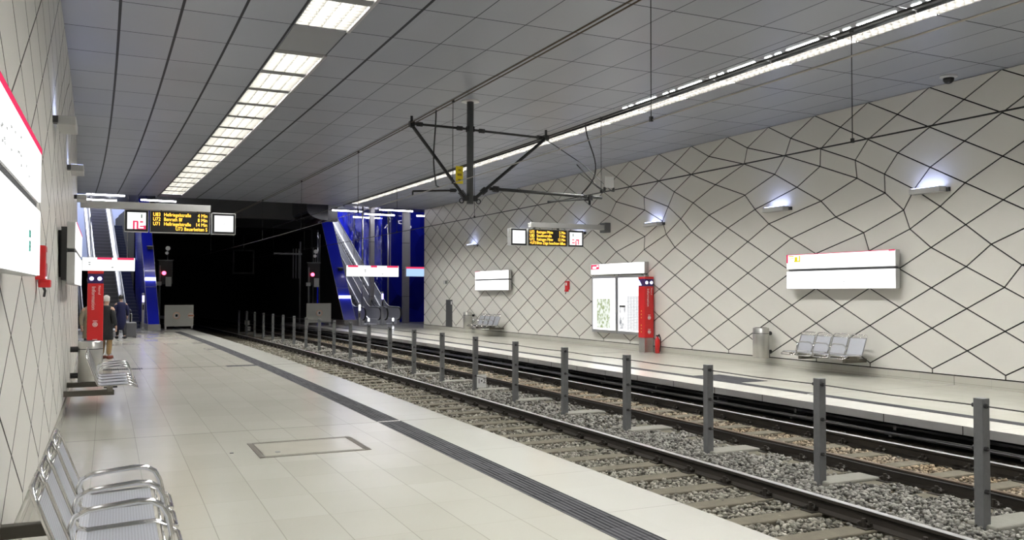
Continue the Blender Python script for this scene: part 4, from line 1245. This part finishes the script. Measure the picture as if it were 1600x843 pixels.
# ------------------------------------------------------------------ floor hatch
t = thing('floor_hatch', 'rectangular tiled hatch with steel rim in the near platform', 'hatch', 2.04, 10.14, 0)
mb = MB(); mb.box(-.60,.60,-.47,.47,.0,.003); mb.build('lid', mat('hatch_tile', (.38, .365, .315), .2, noise=.06, nscale=3), t)
def frame(hx, hy, w):
    m_ = MB(); z0, z1 = .0, .006
    m_.box(-hx,hx,-hy,-hy+w,z0,z1); m_.box(-hx,hx,hy-w,hy,z0,z1); m_.box(-hx,-hx+w,-hy+w,hy-w,z0,z1); m_.box(hx-w,hx,-hy+w,hy-w,z0,z1); return m_
frame(.62,.49,.014).build('rim', mat('hatch_rim', (.11, .10, .085), .5, .5), t)
frame(.56,.43,.010).build('inner_rim', MATS['hatch_rim'], t)
for a in (.56, -.62):
    mb = MB(); mb.box(a,a+.055,-.47,.47,.001,.007); mb.build('side_bar', MATS['hatch_rim'], t)
mb = MB(); mb.tube([(-.38,-.2,.002),(-.38,-.2,.006)], .03, 12); mb.tube([(-.86,-.05,.0),(-.86,-.05,.006)], .022, 12); mb.build('lift_socket', M_DARK, t)

# ------------------------------------------------------------------ platform end barriers and signals
def barrier(x0, x1, s, z0, z1, label, two):
    t = thing('barrier_panel', label, 'barrier', (x0+x1)/2, s, 0)
    w = (x1-x0)/2
    mb = MB(); mb.box(-w, w, 0, .06, z0, z1); mb.build('panel', mat('barrier_grey', (.62, .62, .57), .45), t, bevel=.01)
    mb = MB()
    for x in (-w+.06, w-.06): mb.box(x-.04, x+.04, .06, .14, 0, z1)
    mb.build('leg', M_SATIN, t)
    for k, x in enumerate((-.12, .55) if two else (.02,)):
        mb = MB(); mb.tube([(x, -.012, (z0+z1)/2), (x, .005, (z0+z1)/2)], .17 if k == 0 else .14, 24); sg = mb.build('round_sign', mat('sign_orange_white', (.9, .62, .48), .35), t)
        mb = MB(); mb.tube([(x, -.016, (z0+z1)/2), (x, .0, (z0+z1)/2)], .12, 24); mb.build('white_disc', M_WHITE, t)
        if k == 0:
            mb = MB(); mb.tube([(x, -.02, (z0+z1)/2-.05), (x, -.02, (z0+z1)/2+.06)], .045, 12); mb.build('dark_figure', M_BLACK, t)
        else:
            mb = MB(); mb.box(x-.12, x+.12, -.02, -.01, (z0+z1)/2-.04, (z0+z1)/2+.03); mb.build('sign_bar', mat('sign_orange', (.7, .3, .16), .4), t)
barrier(3.28, 4.62, 45.1, .12, 1.17, 'grey barrier panel with two round signs ending the near platform', True)
barrier(10.62, 11.98, 46.5, .14, 1.20, 'grey barrier panel with one round sign ending the far platform', False)
slab('floor_right_barrier', 10.44, 12.4, 51, 51.6, -.5, 0, M_DARK)
def signal(X, s, label):
    t = thing('track_signal', label, 'signal', X, s, 0)
    mb = MB(); mb.tube([(-.3,0,-.4),(-.3,0,3.2)], .06, 12); mb.build('pole', M_GALV, t)
    mb = MB(); mb.box(-.35,.35,-.02,.16,2.2,3.45); mb.build('signal_head', M_BLACK, t, bevel=.02)
    mb = MB(); mb.tube([(-.08,-.06,2.8),(-.08,-.0,2.8)], .10, 16); mb.build('red_lamp', E_REDL, t)
    mb = MB(); mb.tube([(.1,-.04,4.1),(.1,.05,4.1)], .12, 12); mb.tube([(.05,-.04,3.85),(.05,.05,3.85)], .09, 12); mb.build('white_lamp', M_WHITE, t)
    mb = MB(); mb.box(-.0,.28,-.06,-.02,2.1,2.6); mb.box(-.45,-.2,-.06,0,2.15,2.35); mb.build('number_board', M_GREY, t)
    mb = MB(); mb.tube([(.1,.1,3.3),(.1,.1,4.2)], .03, 8); mb.box(-.4,.4,0,.05,3.45,3.5); mb.build('bracket', M_GALV, t)
signal(3.66, 48.3, 'left track signal glowing red at the tunnel mouth beside left blue panel')
signal(11.42, 48., 'right track signal glowing red at the tunnel mouth beside right barrier')
t = thing('pipe_rack', 'rack of upright grey pipes in the tunnel left of the right signal', 'pipes', 10.65, 49.2, 0)
mb = MB()
for x in (-.1, .06, .22): mb.tube([(x,0,2.6),(x,0,4.3)], .03, 8)
mb.build('pipe', M_GALV, t)
mb = MB(); mb.box(-1.2,.4,-.05,.05,3.95,4.05); mb.tube([(.3,0,-.4),(.3,0,4.7)], .05, 8); mb.build('rail', M_GALV, t)
for i, x in enumerate((12.2, 11.9)):
    mb = MB(); mb.tube([(0,0,-.4),(0,0,5.2-.8*i)], .035, 8)
    o = mb.build('conduit', M_GALV, loc=B(x, 49.6+.3*i, 0)); tag(o, 'upright conduit behind right signal, '+('taller one beside the blue panel' if i == 0 else 'shorter one'), 'conduit')
# bracket frame deep in the tunnel
t = thing('tunnel_frame', 'dim square frame on the right side of the dark tunnel', 'frame', 9.6, 58, 3.0)
mb = MB(); mb.box(-.7,-.6,0,.1,0,1.6); mb.box(.6,.7,0,.1,0,1.6); mb.box(-.7,.7,0,.1,1.5,1.6); mb.box(-.7,.7,0,.1,0,.1); mb.tube([(0,.05,1.6),(0,.05,2.9)], .05, 8); mb.build('frame', M_DARK, t)

# ------------------------------------------------------------------ people
def skin_mesh(name, joints, edges, m, parent, root=0, sub=1):
    """joints: list of ((x, y, z), radius)"""
    me = bpy.data.meshes.new(name); me.from_pydata([j[0] for j in joints], edges, []); me.materials.append(m)
    o = bpy.data.objects.new(name, me); COL.objects.link(o); o.parent = parent
    o.modifiers.new('skin', 'SKIN')
    sv = me.skin_vertices[0].data
    for i, j in enumerate(joints):
        r = j[1] if isinstance(j[1], tuple) else (j[1], j[1]); sv[i].radius = r
    sv[root].use_root = True
    o.modifiers['skin'].use_smooth_shade = True
    ss_ = o.modifiers.new('sub', 'SUBSURF'); ss_.levels = sub; ss_.render_levels = sub
    return o
def person(label, X, s, yaw, hgt, hair, coat, leg, shoe, coat_end, stride=.0):
    t = thing('person', label, 'person', X, s, 0, yaw)
    k = hgt/1.72
    J = []; E = []
    def j(p, r, par=None):
        J.append(((p[0]*k, p[1]*k, p[2]*k), r*k if not isinstance(r, tuple) else (r[0]*k, r[1]*k)))
        if par is not None: E.append((par, len(J)-1))
        return len(J)-1
    # the figure faces local -y
    pel = j((0,0,.93), (.15,.11)); wa = j((0,0,1.10), (.135,.10), pel); ch = j((0,0,1.30), (.165,.115), wa); nk0 = j((0,.0,1.43), (.09,.075), ch)
    nk = j((0,-.01,1.49), .05, nk0); hd = j((0,-.02,1.57), (.072,.085), nk); h2 = j((0,-.02,1.64), (.078,.095), hd); j((0,-.01,1.70), (.055,.065), h2)
    j((0,-.125,1.585), .013, hd)                              # nose
    for q in (-1, 1): j((q*.088,0,1.60), .015, h2)            # ears
    for q in (-1, 1):
        sh = j((q*.19,0,1.38), .062, ch); el = j((q*.245,.03,1.10), .045, sh); wr = j((q*.25,-.06,.88), .03, el)
        pa = j((q*.25,-.075,.82), (.018,.036), wr)
        for fi in range(4):
            y = -.105+.022*fi; f1 = j((q*.25, y, .775), .009, pa); j((q*.243, y-.006, .73+.006*abs(fi-1.5)), .008, f1)
        th = j((q*.238,-.115,.81), .010, pa); j((q*.232,-.135,.775), .009, th)
        st = q*stride
        hp = j((q*.09,0,.88), .085, pel); kn = j((q*.10,-.02-st*.5,.50), .062, hp); an = j((q*.10,.03-st,.09), .042, kn)
    body = skin_mesh('body', J, E, M_SKIN, t)
    # clothing: trouser legs, coat with sleeves, shoes
    for q in (-1, 1):
        st = q*stride
        skin_mesh('trouser_leg', [((q*.09*k,0,.93*k), .10*k), ((q*.10*k,(-.02-st*.5)*k,.50*k), .078*k), ((q*.10*k,(.02-st)*k,.10*k), .066*k)], [(0,1),(1,2)], leg, t)
        mb = MB(); mb.box((q*.10-.045)*k, (q*.10+.045)*k, (-.17-st)*k, (.09-st)*k, 0, .09*k); mb.build('shoe', shoe, t, bevel=.03, seg=3)
    mb = MB(); n = 18
    rings = [(coat_end,.20,.165), (.75,.19,.155), (.95,.185,.15), (1.12,.165,.135), (1.30,.20,.145), (1.40,.185,.12), (1.455,.10,.085)]
    for z, a, b in rings:
        for i in range(n):
            w = 2*math.pi*i/n; mb.v.append((a*k*math.cos(w), b*k*math.sin(w), z*k))
    for r_ in range(len(rings)-1):
        for i in range(n): mb.face((r_*n+i, r_*n+(i+1) % n, (r_+1)*n+(i+1) % n, (r_+1)*n+i))
    mb.face(range(n-1, -1, -1)); mb.face([(len(rings)-1)*n+i for i in range(n)])
    mb.build('coat', coat, t, smooth=True)
    for q in (-1, 1):
        skin_mesh('sleeve', [((q*.16*k,0,1.38*k), .085*k), ((q*.245*k,.03*k,1.10*k), .066*k), ((q*.25*k,-.055*k,.89*k), .052*k)], [(0,1),(1,2)], coat, t)
    mb = MB(); n = 16; rows = 7
    for r_ in range(rows+1):
        ph = R(8)+R(112)*r_/rows
        for i in range(n):
            w = 2*math.pi*i/n; front = math.sin(w) < -.3
            p = min(ph, R(62)) if front else ph
            mb.v.append((.098*k*math.sin(p)*math.cos(w), (-.012+.115*math.sin(p)*math.sin(w))*k, (1.625+.115*math.cos(p))*k))
    for r_ in range(rows):
        for i in range(n): mb.face((r_*n+i, r_*n+(i+1) % n, (r_+1)*n+(i+1) % n, (r_+1)*n+i))
    mb.face(range(n-1, -1, -1))
    mb.build('hair', hair, t, smooth=True)
    mb = MB()
    for q in (-1, 1): mb.tube([(q*.033*k, -.098*k, 1.60*k), (q*.033*k, -.112*k, 1.60*k)], .010*k, 8)
    mb.build('eyes', M_BLACK, t)
    mb = MB(); mb.box(-.025*k, .025*k, -.112*k, -.095*k, 1.535*k, 1.545*k); mb.build('mouth', mat('lips', (.35, .12, .10), .5), t)
    return t
person('white haired person in dark grey coat and tan trousers behind the left red pillar', .02, 25.7, R(150), 1.70, M_HAIRW, M_JACKET, M_TAN, M_SHOE, .52)
person('person in a long dark blue coat walking before the left escalator', .85, 36.5, R(190), 1.68, M_HAIRB, M_NAVY, M_TROUS, M_TROUS, .35, .16)
person('dark haired person in beige coat half hidden left of the red pillar', -.36, 26.4, R(20), 1.66, M_HAIRB, M_BEIGE, M_TROUS, M_TROUS, .55)
t = thing('suitcase', 'grey suitcase on wheels beside the person in the blue coat', 'suitcase', 1.2, 36.9, 0, R(15))
mb = MB(); mb.box(-.22,.22,-.14,.14,.05,.62); mb.build('shell', M_CASE, t, bevel=.05, seg=3)
mb = MB(); mb.tube([(-.1,.12,.6),(-.1,.12,.95),(.1,.12,.95),(.1,.12,.6)], .012, 8); mb.build('handle', M_SATIN, t)
for x in (-.17,.17):
    for y in (-.1,.1):
        mb = MB(); mb.tube([(x-.015,y,.03),(x+.015,y,.03)], .03, 10); mb.build('wheel', M_BLACK, t)

# ------------------------------------------------------------------ added shaft lights, world, camera
for X, nm in ((1., 'left'), (14.3, 'right')):  # unseen lamp added over each escalator shaft to light its back wall
    la = bpy.data.lights.new('added_shaft_light', 'AREA'); la.shape = 'RECTANGLE'; la.size = 2.5; la.size_y = 5; la.energy = 900; la.color = (.9, .93, 1.)
    lo = bpy.data.objects.new('added_shaft_light', la); COL.objects.link(lo); lo.location = B(X, 58.5, 12.6)
w = bpy.data.worlds.new('world'); SC.world = w; w.use_nodes = True
w.node_tree.nodes['Background'].inputs[0].default_value = (.02, .02, .022, 1); w.node_tree.nodes['Background'].inputs[1].default_value = .2
F, YA, PI_, RO = 1342.738, R(24.188), R(1.5092), R(.0883)
r_ = Vector((math.cos(YA), -math.sin(YA), 0)); f_ = Vector((math.sin(YA)*math.cos(PI_), math.cos(YA)*math.cos(PI_), math.sin(PI_)))
u_ = Vector((-math.sin(YA)*math.sin(PI_), -math.cos(YA)*math.sin(PI_), math.cos(PI_)))
r2 = r_*math.cos(RO)+u_*math.sin(RO); u2 = u_*math.cos(RO)-r_*math.sin(RO)
cam = bpy.data.cameras.new('camera'); co = bpy.data.objects.new('camera', cam); COL.objects.link(co)
cam.sensor_width = 36; cam.sensor_fit = 'HORIZONTAL'; cam.lens = F*36/1600; cam.clip_start = .05; cam.clip_end = 300
Mx = Matrix((r2, u2, -f_)).transposed().to_4x4(); Mx.translation = Vector((0, 0, 1.8)); co.matrix_world = Mx
SC.camera = co
SC.view_settings.view_transform = 'Standard'; SC.view_settings.look = 'None'; SC.view_settings.gamma = 1
SC.view_settings.use_curve_mapping = False; SC.view_settings.exposure = 1.15
SC.cycles.sample_clamp_indirect = 4.; SC.cycles.max_bounces = 8; SC.cycles.diffuse_bounces = 5; SC.cycles.glossy_bounces = 4
